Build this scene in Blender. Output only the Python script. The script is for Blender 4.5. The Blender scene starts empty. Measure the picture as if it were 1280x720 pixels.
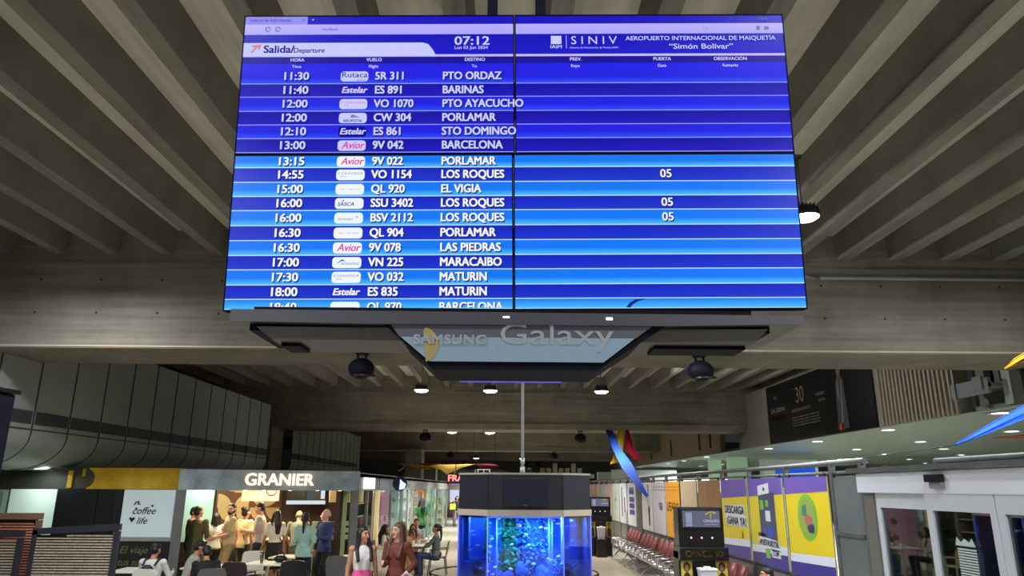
import bpy, bmesh, math, random
from mathutils import Matrix, Vector
random.seed(7)
C = bpy.context.scene.collection
SC = bpy.context.scene
R = math.radians
PI = math.pi

# ------------------------------------------------------------------ camera
F_PX, PITCH, YAW, ROLL = 900.0, R(15.5), R(0.5), R(0.35)
fwd = Vector((math.sin(YAW)*math.cos(PITCH), math.cos(YAW)*math.cos(PITCH), math.sin(PITCH)))
rgt = Vector((math.cos(YAW), -math.sin(YAW), 0))
upv = rgt.cross(fwd)
rr = rgt*math.cos(ROLL)+upv*math.sin(ROLL)
uu = upv*math.cos(ROLL)-rgt*math.sin(ROLL)
cam = bpy.data.cameras.new('camera'); cam.sensor_width = 36; cam.lens = 36*F_PX/1280
cam.clip_start = 0.05; cam.clip_end = 300
co = bpy.data.objects.new('camera', cam); C.objects.link(co)
co.matrix_world = Matrix(((rr.x, uu.x, -fwd.x, 0), (rr.y, uu.y, -fwd.y, 0), (rr.z, uu.z, -fwd.z, 2.2), (0, 0, 0, 1)))
SC.camera = co

# ------------------------------------------------------------------ exposure, world, lamps of the halls, added fill lamps
vs = SC.view_settings
vs.view_transform = 'Standard'; vs.look = 'None'; vs.exposure = 0.0; vs.gamma = 1.0; vs.use_curve_mapping = False
SC.cycles.use_denoising = True
SC.cycles.max_bounces = 8; SC.cycles.diffuse_bounces = 4; SC.cycles.glossy_bounces = 3
SC.cycles.transparent_max_bounces = 16; SC.cycles.transmission_bounces = 6
SC.cycles.sample_clamp_indirect = 4.0
SC.cycles.caustics_reflective = False; SC.cycles.caustics_refractive = False
w = bpy.data.worlds.new('world'); SC.world = w; w.use_nodes = True
w.node_tree.nodes['Background'].inputs[0].default_value = (0.55, 0.6, 0.66, 1)
w.node_tree.nodes['Background'].inputs[1].default_value = 0.035

def lamp(name, loc, power, size, color=(1, 1, 1), rot=(0, 0, 0), sy=None, spread=PI):
    l = bpy.data.lights.new(name, 'AREA'); l.energy = power; l.size = size; l.color = color; l.spread = spread
    if sy: l.shape = 'RECTANGLE'; l.size_y = sy
    o = bpy.data.objects.new(name, l); C.objects.link(o); o.location = loc; o.rotation_euler = rot
    return o
NEUT = (0.95, 0.98, 1.0); COOL = (0.86, 1.0, 0.95); WARM = (1.0, 0.78, 0.48)
# near bay: floodlights under the ribs, and the hall behind the photographer
for x, y, p in ((4.0, 8.9, 240), (-3.2, 8.9, 200), (4.2, -3.0, 400), (-4.2, -3.0, 400), (0.0, -7.5, 400)):
    lamp('flood_or_fill_beam', (x, y, 5.5), p, 0.5, NEUT, spread=R(150))
for x in (-2.2, 2.2): lamp('flood_or_fill_beam', (x, 1.6, 5.7), 105, 0.4, NEUT, (R(38), 0, 0), spread=R(125))  # added front fill, tilted forward to brighten faces towards the camera
lamp('flood_or_fill_beam', (0.3, 10.8, 5.8), 120, 0.4, NEUT, (0, R(-50), 0), spread=R(120))  # added fill aimed at the fence, posters and door header
for y in (17.5, 25.0): lamp('flood_or_fill_beam', (4.8, y, 5.6), 50, 0.4, NEUT, (0, R(-70), 0), spread=R(120))  # added fill aimed at the right bulkhead
# middle bay: three pendants near the second beam, and the corridor
lamp('flood_or_fill_beam', (7.6, 9.5, 5.6), 170, 0.5, NEUT)  # extra lamp added to lift the right cladding and posters
for x, y, p in ((-3.07, 26.0, 200), (-0.54, 26.0, 280), (3.54, 26.0, 280), (2.0, 18.0, 260)):
    lamp('spot_light_beam', (x, y, 5.45), p, 0.35, (1, .91, .8), spread=R(140))
for x, y, p in ((-1.8, 41.0, 330), (0.2, 41.0, 330), (0, 56.0, 500)):
    lamp('spot_light_beam', (x, y, 5.3), p, 0.4, (1, .95, .88), spread=R(120))
# waiting area with the low ceiling on the right
for x, y, p in ((6.4, 7.4, 170), (7.5, 12.0, 150), (11.8, 14.5, 190), (12.5, 21, 280), (12.5, 28, 300), (17.5, 32, 380), (12, 42, 360), (20, 46, 420), (14, 56, 340)):  # first one added to brighten what shows through the door glass
    lamp('downlight_or_fill_beam', (x, y, 3.7), p, 1.6, COOL)
# left soffit
lamp('downlight_or_fill_beam', (-9.78, 15.5, 2.42), 10, 0.3, COOL)
lamp('downlight_or_fill_beam', (-9.9, 11.5, 2.44), 60, 0.5, COOL)
lamp('downlight_or_fill_beam', (-6.8, 10.4, 5.5), 170, 0.5, NEUT)  # not in the soffit: added high up to brighten the left bulkhead

# ------------------------------------------------------------------ materials
MATS = {}
def lin(h):
    if isinstance(h, str):
        h = h.lstrip('#'); c = [int(h[i:i+2], 16)/255 for i in (0, 2, 4)]
    else: c = [v/255 for v in h]
    return tuple(v/12.92 if v <= .04045 else ((v+.055)/1.055)**2.4 for v in c)+(1,)
def mat(name, col, rough=.6, metal=0, noise=0, nscale=6, spec=.5, bump=0, stretch=None, emit=None, estr=1, coat=0):
    if name in MATS: return MATS[name]
    m = bpy.data.materials.new(name); m.use_nodes = True; nt = m.node_tree; b = nt.nodes['Principled BSDF']
    c = lin(col); b.inputs['Base Color'].default_value = c
    b.inputs['Roughness'].default_value = rough; b.inputs['Metallic'].default_value = metal
    b.inputs['Specular IOR Level'].default_value = spec; b.inputs['Coat Weight'].default_value = coat
    if emit is not None:
        b.inputs['Emission Color'].default_value = lin(emit); b.inputs['Emission Strength'].default_value = estr
    if noise or bump:
        tc = nt.nodes.new('ShaderNodeTexCoord'); mp = nt.nodes.new('ShaderNodeMapping'); nz = nt.nodes.new('ShaderNodeTexNoise')
        nz.inputs['Scale'].default_value = nscale; nz.inputs['Detail'].default_value = 6; nz.inputs['Roughness'].default_value = .6
        if stretch: mp.inputs['Scale'].default_value = stretch
        nt.links.new(tc.outputs['Object'], mp.inputs['Vector']); nt.links.new(mp.outputs['Vector'], nz.inputs['Vector'])
        if noise:
            rp = nt.nodes.new('ShaderNodeValToRGB'); rp.color_ramp.elements[0].position = .3; rp.color_ramp.elements[1].position = .7
            rp.color_ramp.elements[0].color = tuple(v*(1-noise) for v in c[:3])+(1,)
            rp.color_ramp.elements[1].color = tuple(min(1, v*(1+noise)) for v in c[:3])+(1,)
            nt.links.new(nz.outputs['Fac'], rp.inputs['Fac']); nt.links.new(rp.outputs['Color'], b.inputs['Base Color'])
        if bump:
            bp = nt.nodes.new('ShaderNodeBump'); bp.inputs['Strength'].default_value = bump; bp.inputs['Distance'].default_value = .02
            nt.links.new(nz.outputs['Fac'], bp.inputs['Height']); nt.links.new(bp.outputs['Normal'], b.inputs['Normal'])
    MATS[name] = m; return m
def glow(name, col, s=1.0):
    if name in MATS: return MATS[name]
    m = bpy.data.materials.new(name); m.use_nodes = True; nt = m.node_tree; nt.nodes.clear()
    e = nt.nodes.new('ShaderNodeEmission'); e.inputs[0].default_value = lin(col); e.inputs[1].default_value = s
    o = nt.nodes.new('ShaderNodeOutputMaterial'); nt.links.new(e.outputs[0], o.inputs[0]); MATS[name] = m; return m
def glass(name, tint, gloss=.12, rough=.03, k=.8):
    if name in MATS: return MATS[name]
    m = bpy.data.materials.new(name); m.use_nodes = True; nt = m.node_tree; nt.nodes.clear()
    t = nt.nodes.new('ShaderNodeBsdfTransparent'); t.inputs[0].default_value = tuple(tint)+(1,)
    g = nt.nodes.new('ShaderNodeBsdfGlossy'); g.inputs['Roughness'].default_value = rough
    fr = nt.nodes.new('ShaderNodeFresnel'); fr.inputs[0].default_value = 1.45
    ad = nt.nodes.new('ShaderNodeMath'); ad.operation = 'MULTIPLY_ADD'; ad.inputs[1].default_value = k; ad.inputs[2].default_value = gloss
    nt.links.new(fr.outputs[0], ad.inputs[0])
    mx = nt.nodes.new('ShaderNodeMixShader'); nt.links.new(ad.outputs[0], mx.inputs[0]); nt.links.new(t.outputs[0], mx.inputs[1]); nt.links.new(g.outputs[0], mx.inputs[2])
    o = nt.nodes.new('ShaderNodeOutputMaterial'); nt.links.new(mx.outputs[0], o.inputs[0]); MATS[name] = m; return m
def concrete(name, col, board_axis, amp=.28):
    """board-marked concrete: blotches plus thin board lines across board_axis"""
    m = bpy.data.materials.new(name); m.use_nodes = True; nt = m.node_tree; b = nt.nodes['Principled BSDF']; N = nt.nodes.new; L = nt.links.new
    b.inputs['Roughness'].default_value = .9; b.inputs['Specular IOR Level'].default_value = .2
    tc = N('ShaderNodeTexCoord')
    n1 = N('ShaderNodeTexNoise'); n1.inputs['Scale'].default_value = 1.1; n1.inputs['Detail'].default_value = 8; n1.inputs['Roughness'].default_value = .65
    L(tc.outputs['Object'], n1.inputs['Vector'])
    mp = N('ShaderNodeMapping'); mp.inputs['Scale'].default_value = {'z': (.35, .35, 9), 'x': (9, .35, .6)}[board_axis]
    n2 = N('ShaderNodeTexNoise'); n2.inputs['Scale'].default_value = 1.2; n2.inputs['Detail'].default_value = 5; L(tc.outputs['Object'], mp.inputs['Vector']); L(mp.outputs['Vector'], n2.inputs['Vector'])
    mx = N('ShaderNodeMix'); mx.data_type = 'FLOAT'; mx.inputs[0].default_value = .45; L(n1.outputs['Fac'], mx.inputs[2]); L(n2.outputs['Fac'], mx.inputs[3])
    rp = N('ShaderNodeValToRGB'); c = lin(col); e = rp.color_ramp.elements
    e[0].position = .33; e[1].position = .68
    e[0].color = tuple(v*(1-amp) for v in c[:3])+(1,); e[1].color = tuple(v*(1+amp) for v in c[:3])+(1,)
    L(mx.outputs[0], rp.inputs['Fac']); L(rp.outputs['Color'], b.inputs['Base Color'])
    bp = N('ShaderNodeBump'); bp.inputs['Strength'].default_value = .35; bp.inputs['Distance'].default_value = .03; L(mx.outputs[0], bp.inputs['Height']); L(bp.outputs['Normal'], b.inputs['Normal'])
    MATS[name] = m; return m

# ------------------------------------------------------------------ mesh builder
class MB:
    def __init__(s, m=None):
        s.bm = bmesh.new(); s.mats = []; s.mi = 0; s.T = Matrix.Identity(4)
        if m: s.mat(m)
    def mat(s, m):
        if m not in s.mats: s.mats.append(m)
        s.mi = s.mats.index(m); return s
    def face(s, pts):
        try:
            f = s.bm.faces.new([s.bm.verts.new(s.T @ Vector(p)) for p in pts]); f.material_index = s.mi; return f
        except ValueError: return None
    def box(s, c, d, M=None, bev=0):
        x, y, z = (v/2 for v in d); M = (Matrix.Translation(Vector(c)) @ (M or Matrix.Identity(4)))
        if bev:
            r = bmesh.ops.create_cube(s.bm, size=1, matrix=s.T @ M @ Matrix.Diagonal((d[0], d[1], d[2], 1)))
            es = list({e for v in r['verts'] for e in v.link_edges})
            g = bmesh.ops.bevel(s.bm, geom=es, offset=bev, segments=2, affect='EDGES', profile=.6)
            vs_ = set(g['verts']); fs = {f for v in vs_ for f in v.link_faces}
            for f in fs: f.material_index = s.mi
            return s
        P = [s.T @ M @ Vector((a*x, b*y, c_*z)) for a in (-1, 1) for b in (-1, 1) for c_ in (-1, 1)]
        V = [s.bm.verts.new(p) for p in P]
        for q in ((0, 1, 3, 2), (4, 6, 7, 5), (0, 4, 5, 1), (2, 3, 7, 6), (0, 2, 6, 4), (1, 5, 7, 3)):
            s.bm.faces.new([V[i] for i in q]).material_index = s.mi
        return s
    def box2(s, a, b, bev=0):
        return s.box([(p+q)/2 for p, q in zip(a, b)], [abs(q-p) for p, q in zip(a, b)], bev=bev)
    def cyl(s, p0, p1, r0, r1=None, n=12, caps=True):
        r1 = r0 if r1 is None else r1; p0, p1 = Vector(p0), Vector(p1); d = (p1-p0)
        q = d.to_track_quat('Z', 'Y') if d.length > 1e-9 else Matrix.Identity(3).to_quaternion()
        A, B = [], []
        for i in range(n):
            t = 2*PI*i/n; u = q @ Vector((math.cos(t), math.sin(t), 0))
            A.append(s.bm.verts.new(s.T @ (p0+u*r0))); B.append(s.bm.verts.new(s.T @ (p1+u*r1)))
        for i in range(n):
            j = (i+1) % n; f = s.bm.faces.new((A[i], A[j], B[j], B[i])); f.material_index = s.mi; f.smooth = True
        if caps:
            s.bm.faces.new(A[::-1]).material_index = s.mi; s.bm.faces.new(B).material_index = s.mi
        return s
    def tube(s, pts, r, n=8):
        for a, b in zip(pts, pts[1:]): s.cyl(a, b, r, n=n)
        for p in pts[1:-1]: s.ell(p, (r, r, r), n, 6)
        return s
    def ell(s, c, r, nu=16, nv=10, M=None):
        c = Vector(c); rows = []; M = M or Matrix.Identity(4)
        for j in range(1, nv):
            ph = PI*j/nv
            rows.append([s.bm.verts.new(s.T @ (c+M @ Vector((r[0]*math.sin(ph)*math.cos(2*PI*i/nu), r[1]*math.sin(ph)*math.sin(2*PI*i/nu), r[2]*math.cos(ph))))) for i in range(nu)])
        t = s.bm.verts.new(s.T @ (c+M @ Vector((0, 0, r[2])))); b = s.bm.verts.new(s.T @ (c+M @ Vector((0, 0, -r[2]))))
        def ff(v):
            f = s.bm.faces.new(v); f.material_index = s.mi; f.smooth = True
        for i in range(nu):
            k = (i+1) % nu; ff((t, rows[0][i], rows[0][k])); ff((b, rows[-1][k], rows[-1][i]))
            for a_, b_ in zip(rows, rows[1:]): ff((a_[i], b_[i], b_[k], a_[k]))
        return s
    def loft(s, rings, caps=True, smooth=True):
        V = [[s.bm.verts.new(s.T @ Vector(p)) for p in r] for r in rings]; n = len(V[0])
        for a, b in zip(V, V[1:]):
            for i in range(n):
                j = (i+1) % n; f = s.bm.faces.new((a[i], a[j], b[j], b[i])); f.material_index = s.mi; f.smooth = smooth
        if caps:
            s.bm.faces.new(V[0][::-1]).material_index = s.mi; s.bm.faces.new(V[-1]).material_index = s.mi
        return s
    def lathe(s, prof, c=(0, 0, 0), n=20, caps=True):
        c = Vector(c)
        return s.loft([[c+Vector((r*math.cos(2*PI*i/n), r*math.sin(2*PI*i/n), z)) for i in range(n)] for r, z in prof], caps)
    def prism(s, pts, M, h):
        """2-D polygon in the XY plane of M, thickened by h along its Z"""
        A = [s.bm.verts.new(s.T @ M @ Vector((x, y, 0))) for x, y in pts]; B = [s.bm.verts.new(s.T @ M @ Vector((x, y, h))) for x, y in pts]
        n = len(A); s.bm.faces.new(A[::-1]).material_index = s.mi; s.bm.faces.new(B).material_index = s.mi
        for i in range(n):
            j = (i+1) % n; s.bm.faces.new((A[i], A[j], B[j], B[i])).material_index = s.mi
        return s
    def text(s, txt, size, M, align='CENTER', bold=0.0, shear=0.0, width=None, ext=0.0, space=1.0, xs=1.0):
        cu = bpy.data.curves.new('lettering', 'FONT'); cu.body = txt; cu.size = size; cu.align_x = align; cu.align_y = 'CENTER'
        cu.shear = shear; cu.extrude = ext; cu.resolution_u = 3; cu.space_character = space
        o = bpy.data.objects.new('lettering', cu); C.objects.link(o)
        me = bpy.data.meshes.new_from_object(o.evaluated_get(bpy.context.evaluated_depsgraph_get()))
        bpy.data.objects.remove(o); bpy.data.curves.remove(cu)
        if not me.vertices: return s
        S = Matrix.Diagonal((xs, 1, 1, 1))
        if width:
            xs = [v.co.x for v in me.vertices]; x0, x1 = min(xs), max(xs); k = width/max(1e-6, x1-x0)
            S = Matrix.Diagonal((k, 1, 1, 1))
        n0 = len(s.bm.faces); b_ = max(0, bold)*size
        for dx, dz in (((-b_, -b_*.5), (b_, b_*.5), (b_, -b_*.5), (-b_, b_*.5)) if b_ else ((0, 0),)):      # heavier strokes
            m2 = me.copy(); m2.transform(s.T @ M @ Matrix.Translation((dx, dz, 0)) @ S); s.bm.from_mesh(m2); bpy.data.meshes.remove(m2)
        bpy.data.meshes.remove(me)
        s.bm.faces.ensure_lookup_table()
        for f in s.bm.faces[n0:]: f.material_index = s.mi
        return s
    def build(s, name, parent=None, loc=None, smooth=False, keep=False):
        me = bpy.data.meshes.new(name)
        if not keep: bmesh.ops.recalc_face_normals(s.bm, faces=s.bm.faces)
        if smooth:
            for f in s.bm.faces: f.smooth = True
        s.bm.to_mesh(me); s.bm.free()
        for m in s.mats: me.materials.append(m)
        o = bpy.data.objects.new(name, me); C.objects.link(o)
        if parent: o.parent = parent
        if loc: o.location = loc
        return o
def frame(o, r, u):
    r, u = Vector(r).normalized(), Vector(u).normalized(); n = r.cross(u); o = Vector(o)
    return Matrix(((r.x, u.x, n.x, o.x), (r.y, u.y, n.y, o.y), (r.z, u.z, n.z, o.z), (0, 0, 0, 1)))
def XZ(x, y, z): return frame((x, y, z), (1, 0, 0), (0, 0, 1))
def thing(name, label, cat, loc=(0, 0, 0), rz=0, group=None):
    o = bpy.data.objects.new(name, None); C.objects.link(o); o.location = loc; o.rotation_euler = (0, 0, rz); o.empty_display_size = .1
    return tag(o, label, cat, group)
def tag(o, label, cat, group=None, kind=None):
    o['label'] = label; o['category'] = cat
    if group: o['group'] = group
    if kind: o['kind'] = kind
    return o
def struct(o): o['kind'] = 'structure'; return o
def copy_tree(o, parent=None):
    c = o.copy(); C.objects.link(c)
    if parent: c.parent = parent
    for ch in o.children: copy_tree(ch, c)
    return c
def ring(c, rx, ry, n=16): return [(c[0]+rx*math.cos(2*PI*i/n), c[1]+ry*math.sin(2*PI*i/n), c[2]) for i in range(n)]

CONC_RIB = concrete('rib_concrete', (122, 120, 112), 'x', .28)
CONC_SLAB = concrete('slab_concrete', (200, 198, 186), 'x', .2)
CONC_BEAM = concrete('beam_concrete', (124, 120, 110), 'z', .34)
STEEL = mat('brushed_steel', (120, 122, 122), .5, .8, noise=.15, nscale=3)
DARKMET = mat('dark_metal', (30, 31, 36), .45, .5)
NAVYBLK = mat('navy_black_plastic', (14, 16, 32), .6, spec=.15)
BLACK = mat('black_plastic', (12, 12, 14), .35)
WHITE = mat('white_paint', (225, 228, 228), .5, noise=.04)
GREYP = mat('grey_paint', (128, 130, 130), .55, noise=.08)
SOFFIT = mat('soffit_board', (136, 147, 140), .35, noise=.06, nscale=1.5)
LAMPW = glow('lamp_white', (255, 252, 240), 9)
# ================================================================== THE SETTING
b = MB(mat('terrazzo_floor', (170, 163, 148), .22, noise=.12, nscale=3))
b.face(((-16, -10, 0), (30, -10, 0), (30, 80, 0), (-16, 80, 0)))
b.mat(mat('floor_joint', (120, 112, 98), .4))
for y in range(-8, 80, 2): b.box((7, y, .001), (46, .012, .002))
for x in range(-14, 30, 2): b.box((x, 35, .001), (.012, 90, .002))
struct(b.build('floor', keep=True))
HS, RIBH, P, Y1, SB = 6.2, .46, .94, 12.37, 17.5
BEAMS = [Y1, Y1+SB, Y1+2*SB, Y1+3*SB]
def ribbed(y0, y1, x0, x1):
    bm_ = MB(CONC_RIB); k0 = int(x0/P)-1; pts = []
    k = k0
    xs = x0; prof = [(x0, HS+RIBH)]
    while True:
        c = (k+.5)*P; k += 1
        if c-.18 < x0: continue
        if c+.18 > x1: break
        prof += [(c-.15, HS+RIBH), (c-.1, HS), (c+.1, HS), (c+.15, HS+RIBH)]
    prof += [(x1, HS+RIBH)]
    prof += [(x1, HS+RIBH+.3), (x0, HS+RIBH+.3)]
    M = frame((0, y0, 0), (1, 0, 0), (0, 0, 1)); bm_.prism([(p[0], p[1]) for p in prof], M, -(y1-y0))
    bm_.mat(CONC_SLAB); bm_.bm.faces.ensure_lookup_table()
    for f in bm_.bm.faces:
        if len(f.verts) == 4 and all(abs(v.co.z-HS-RIBH) < .001 for v in f.verts): f.material_index = bm_.mi
    return struct(bm_.build('ceiling'))
ribbed(-10, Y1, -14, 15)
for a in (0, 1, 2): ribbed(BEAMS[a]+1.5, BEAMS[a+1], -14, 13)
HOLE = mat('tie_hole', (52, 48, 42), .9)
for i, y in enumerate(BEAMS):
    bm_ = MB(CONC_BEAM)
    bm_.box2((-14, y, 4.72), (15 if i == 0 else 11, y+1.5, HS+RIBH))
    bm_.box2((-14, y-.06, 4.48), (15 if i == 0 else 11, y+1.6, 4.72))          # lower flange
    bm_.box2((-14, y-.035, HS-.27), (15 if i == 0 else 11, y, HS-.16))         # ledge under the ribs
    if i == 0:
        bm_.mat(HOLE)
        for k in range(-9, 11):
            for z in (5.72, 5.12): bm_.cyl((k*1.07+.3, y-.004, z), (k*1.07+.3, y+.02, z), .022, n=8)
        bm_.mat(mat('beam_edge_strip', (176, 160, 136), .6)); bm_.box2((-14, y-.075, 4.50), (15, y-.06, 4.53))
    struct(bm_.build('beam_%d' % (i+1)))
# conduit along the first beam
b = MB(GREYP); b.tube([(5.2, Y1-.07, HS-.31), (5.6, Y1-.07, HS-.36), (14.5, Y1-.07, HS-.36)], .03)
tag(b.build('conduit'), 'thin dark conduit running along top of the near concrete beam', 'conduit')

# left bulkhead: panels above a vent band, curling under to the soffit
PAN = mat('bulkhead_panel', (150, 158, 154), .45, noise=.08, nscale=1)
JNT = mat('panel_joint', (58, 62, 62), .6)
VENT = mat('vent_mesh', (62, 66, 70), .6)
prof = [(-9, 5.2), (-9, 3.12)]+[(-9-1.0*(1-math.cos(t)), 3.12-.62*math.sin(t)) for t in [R(a) for a in range(10, 91, 10)]]+[(-14, 2.5)]
def bulk(y0, y1):
    m = MB(PAN); rows = [[(x, y, z) for x, z in prof] for y in (y0, y1)]
    for i in range(len(prof)-1):
        f = m.face((rows[0][i], rows[1][i], rows[1][i+1], rows[0][i+1]))
        if 0 < i < len(prof)-2: f.smooth = True
    m.face(((-9, y0, 5.2), (-14, y0, 5.2), (-14, y1, 5.2), (-9, y1, 5.2)))
    bmesh.ops.remove_doubles(m.bm, verts=m.bm.verts, dist=.001)
    n = int((y1-y0)/1.17)
    m.mat(JNT)
    for k in range(n+1):
        y = y0+.02+k*1.17
        m.box2((-9.01, y-.014, 3.1), (-8.985, y+.014, 5.2))
        for (xa, za), (xb, zb) in zip(prof[1:], prof[2:-1]):
            m.cyl((xa, y, za), (xb, y, zb), .014, n=6)
    m.box2((-9.01, y0, 3.2), (-8.99, y1, 3.225))
    m.mat(VENT)
    for k in range(n):
        y = y0+.02+k*1.17
        m.box2((-9.01, y+.06, 3.31), (-8.985, y+1.11, 3.55))
        m.mat(JNT)
        for z in (3.35, 3.39, 3.43, 3.47, 3.51): m.box2((-8.987, y+.07, z-.006), (-8.98, y+1.1, z+.006))
        m.mat(VENT)
    return m
struct(bulk(9.3, 28.05).build('wall_left'))
struct(bulk(31.2, 46).build('wall_left'))
# dark void behind and above the bulkhead, end walls
DK = mat('dark_void_wall', (52, 50, 50), .9)
b = MB(DK); b.box2((-14.2, -10, 0), (-14, 80, HS+.4)); struct(b.build('wall_left_outer'))
b = MB(CONC_BEAM)
struct(MB(CONC_BEAM).box2((-10.2, 29.0, 0), (-9.2, 30.6, 4.5)).build('pillar_1'))
struct(MB(CONC_BEAM).box2((-6.2, 46.4, 0), (-5.2, 48.0, 4.5)).build('pillar_2'))
b = MB(mat('end_wall', (120, 112, 100), .8, noise=.1)); b.box2((-14, 72, 0), (30, 72.3, HS+.4)); struct(b.build('wall_back'))

# right bulkhead at the edge of the low ceiling
RW = mat('ribbed_cladding', (150, 140, 126), .7, noise=.08); RW2 = mat('bulkhead_wood', (148, 132, 112), .65, noise=.1, nscale=1.2)
SLOT = mat('slot_black', (10, 10, 11), .8)
def wall_right(y0, y1, z0, z1, ribs=True, m_=None, pitch=.17):
    m = MB(m_ or RW); m.box2((10, y0, z0), (10.25, y1, z1))
    if ribs:
        n = int((y1-y0)/pitch)
        for k in range(n): m.box2((9.93, y0+k*pitch+.02, z0), (10, y0+k*pitch+.09, z1))
    return struct(m.build('wall_right'))
wall_right(15.8, 19.35, 3.82, 6.0, pitch=.178)
wall_right(27.5, 31.2, 3.82, 5.95, pitch=.2)
wall_right(19.35, 27.5, 3.82, 5.95, False)
wall_right(34.0, 70, 3.82, 5.95, False, RW2)
b = MB(SLOT)
for y in (35.5, 37.5, 44, 50, 56): b.box2((9.97, y, 4.1), (9.99, y+.22, 5.0))
tag(b.build('wall_slot'), 'narrow black slots cut in the far wood clad bulkhead', 'slot', kind='structure')
# recess with ducts, then darker cladding nearer
wall_right(11.0, 14.1, 3.82, 6.0, True, mat('dark_cladding', (84, 80, 72), .75), .3)
b = MB(mat('recess_wall', (116, 112, 102), .7, noise=.1)); b.box2((10.35, 14.1, 3.82), (10.6, 15.8, 6.0)); struct(b.build('wall_right'))
struct(MB(mat('pilaster_white', (170, 172, 168), .6)).box2((9.98, 14.1, 3.85), (10.35, 14.34, 6.0)).build('pillar_3'))
b = MB(SLOT); b.box2((10.3, 14.62, 4.4), (10.35, 14.86, 6.0)); b.box2((10.3, 15.12, 4.4), (10.35, 15.34, 6.0)); struct(b.build('wall_right_slot'))
b = MB(GREYP); b.box2((9.7, 14.36, 4.22), (10.34, 15.6, 4.3)); b.box2((9.7, 14.36, 4.1), (9.76, 15.6, 4.4)); b.box2((9.66, 14.5, 4.16), (9.72, 14.8, 4.46), bev=.02)
b.box2((9.66, 15.4, 4.05), (9.74, 15.5, 4.4))
tag(b.build('equipment_bracket'), 'grey equipment bracket below two black slots on upper wall', 'bracket')
# low glossy ceiling of the waiting area
b = MB(SOFFIT); b.box2((10.26, 9, 3.82), (30, 70, 3.95)); b.box2((10.0, 9, 3.80), (10.26, 70, 3.82)); struct(b.build('ceiling'))
b = MB(mat('waiting_wall', (150, 158, 150), .6, noise=.15, nscale=.6)); b.box2((29.5, 4, 0), (29.8, 70, 3.9)); b.box2((10, 66, 0), (29.6, 66.3, 3.9)); struct(b.build('wall_right_far'))
RED = mat('red_panel', (190, 60, 36), .5)
b = MB(RED); b.box2((22, 24.5, 2.7), (28, 24.8, 3.8)); b.box2((14.5, 18.2, 3.80), (17.5, 19.4, 3.815)); b.box2((15.5, 21.8, 3.80), (20, 23.2, 3.815))
tag(b.build('wall_panel'), 'orange red wall and ceiling panel deep in waiting area', 'panel', kind='structure')
# ================================================================== FLIGHT INFORMATION SCREENS
BO = Vector((0.04, 2.91, 2.92)); ux = Vector((1, -.01, .01)).normalized(); uz = Vector((-.01, -.0755, .997)); uz = (uz-ux*uz.dot(ux)).normalized(); uy = uz.cross(ux)
BOARD = Matrix(((ux.x, uy.x, uz.x, BO.x), (ux.y, uy.y, uz.y, BO.y), (ux.z, uy.z, uz.z, BO.z), (0, 0, 0, 1)))
def vcol(name='screen_light'):
    if name in MATS: return MATS[name]
    m = bpy.data.materials.new(name); m.use_nodes = True; nt = m.node_tree; nt.nodes.clear(); N = nt.nodes.new; L = nt.links.new
    a = N('ShaderNodeAttribute'); a.attribute_name = 'Col'
    e = N('ShaderNodeEmission'); L(a.outputs['Color'], e.inputs[0])
    g = N('ShaderNodeBsdfGlossy'); g.inputs['Roughness'].default_value = .25; g.inputs[0].default_value = (.04, .04, .04, 1)
    ad = N('ShaderNodeAddShader'); L(e.outputs[0], ad.inputs[0]); L(g.outputs[0], ad.inputs[1])
    o = N('ShaderNodeOutputMaterial'); L(ad.outputs[0], o.inputs[0]); MATS[name] = m; return m
def band(name, parent, rects, yoff=-.004):
    """picture area of a lit screen: strips (x0,x1,z0,z1,bottom colour,top colour)"""
    me = bpy.data.meshes.new(name); vs_, fs, cs = [], [], []
    for x0, x1, z0, z1, cb, ct in rects:
        k = len(vs_); vs_ += [(x0, yoff, z0), (x1, yoff, z0), (x1, yoff, z1), (x0, yoff, z1)]; fs.append((k, k+1, k+2, k+3)); cs += [lin(cb), lin(cb), lin(ct), lin(ct)]
    me.from_pydata(vs_, [], fs); at_ = me.color_attributes.new('Col', 'FLOAT_COLOR', 'POINT')
    for i, c in enumerate(cs): at_.data[i].color = c
    me.materials.append(vcol()); o = bpy.data.objects.new(name, me); C.objects.link(o); o.parent = parent; return o
TXW = glow('screen_text_white', (248, 248, 255), 1.0); TXU = glow('screen_text_pale', (205, 205, 255), 1.0); TXD = glow('screen_text_dim', (150, 150, 245), 1.0)
TXS = glow('screen_text_shadow', (18, 40, 120), 1.0); TXN = glow('screen_text_navy', (40, 40, 150), 1.0); TXM = glow('screen_text_magenta', (225, 70, 175), 1.0)
TXK = glow('screen_text_grey', (130, 130, 170), 1.0); TXO = glow('screen_arrow_orange', (215, 140, 150), 1.0); TXB = glow('screen_text_blue', (40, 90, 190), 1.0)
PILU = glow('badge_pale', (200, 205, 255), 1.0); PILW = glow('badge_white', (240, 248, 255), 1.0); PILN = glow('badge_navy', (20, 20, 150), 1.0)
BEZ = mat('screen_bezel', (8, 8, 22), .8, spec=.05)
HW, MID, TOP = 1.215, .6785, 1.342
scr = {}
QUAD = [('upper left', -HW, .001, MID+.001, TOP), ('upper right', .003, HW, MID+.001, TOP), ('lower left', -HW, -.007, -.008, MID-.001), ('lower right', -.005, HW, -.008, MID-.001)]
LBL = {'upper left': 'wall screen showing clock 07:12 and flights from 11:30 to 13:00', 'upper right': 'blue wall screen headed with the airport name above empty rows',
       'lower left': 'wall screen listing flights from 13:15 down to 18:40', 'lower right': 'blue wall screen with gate number 05 shown three times'}
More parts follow.
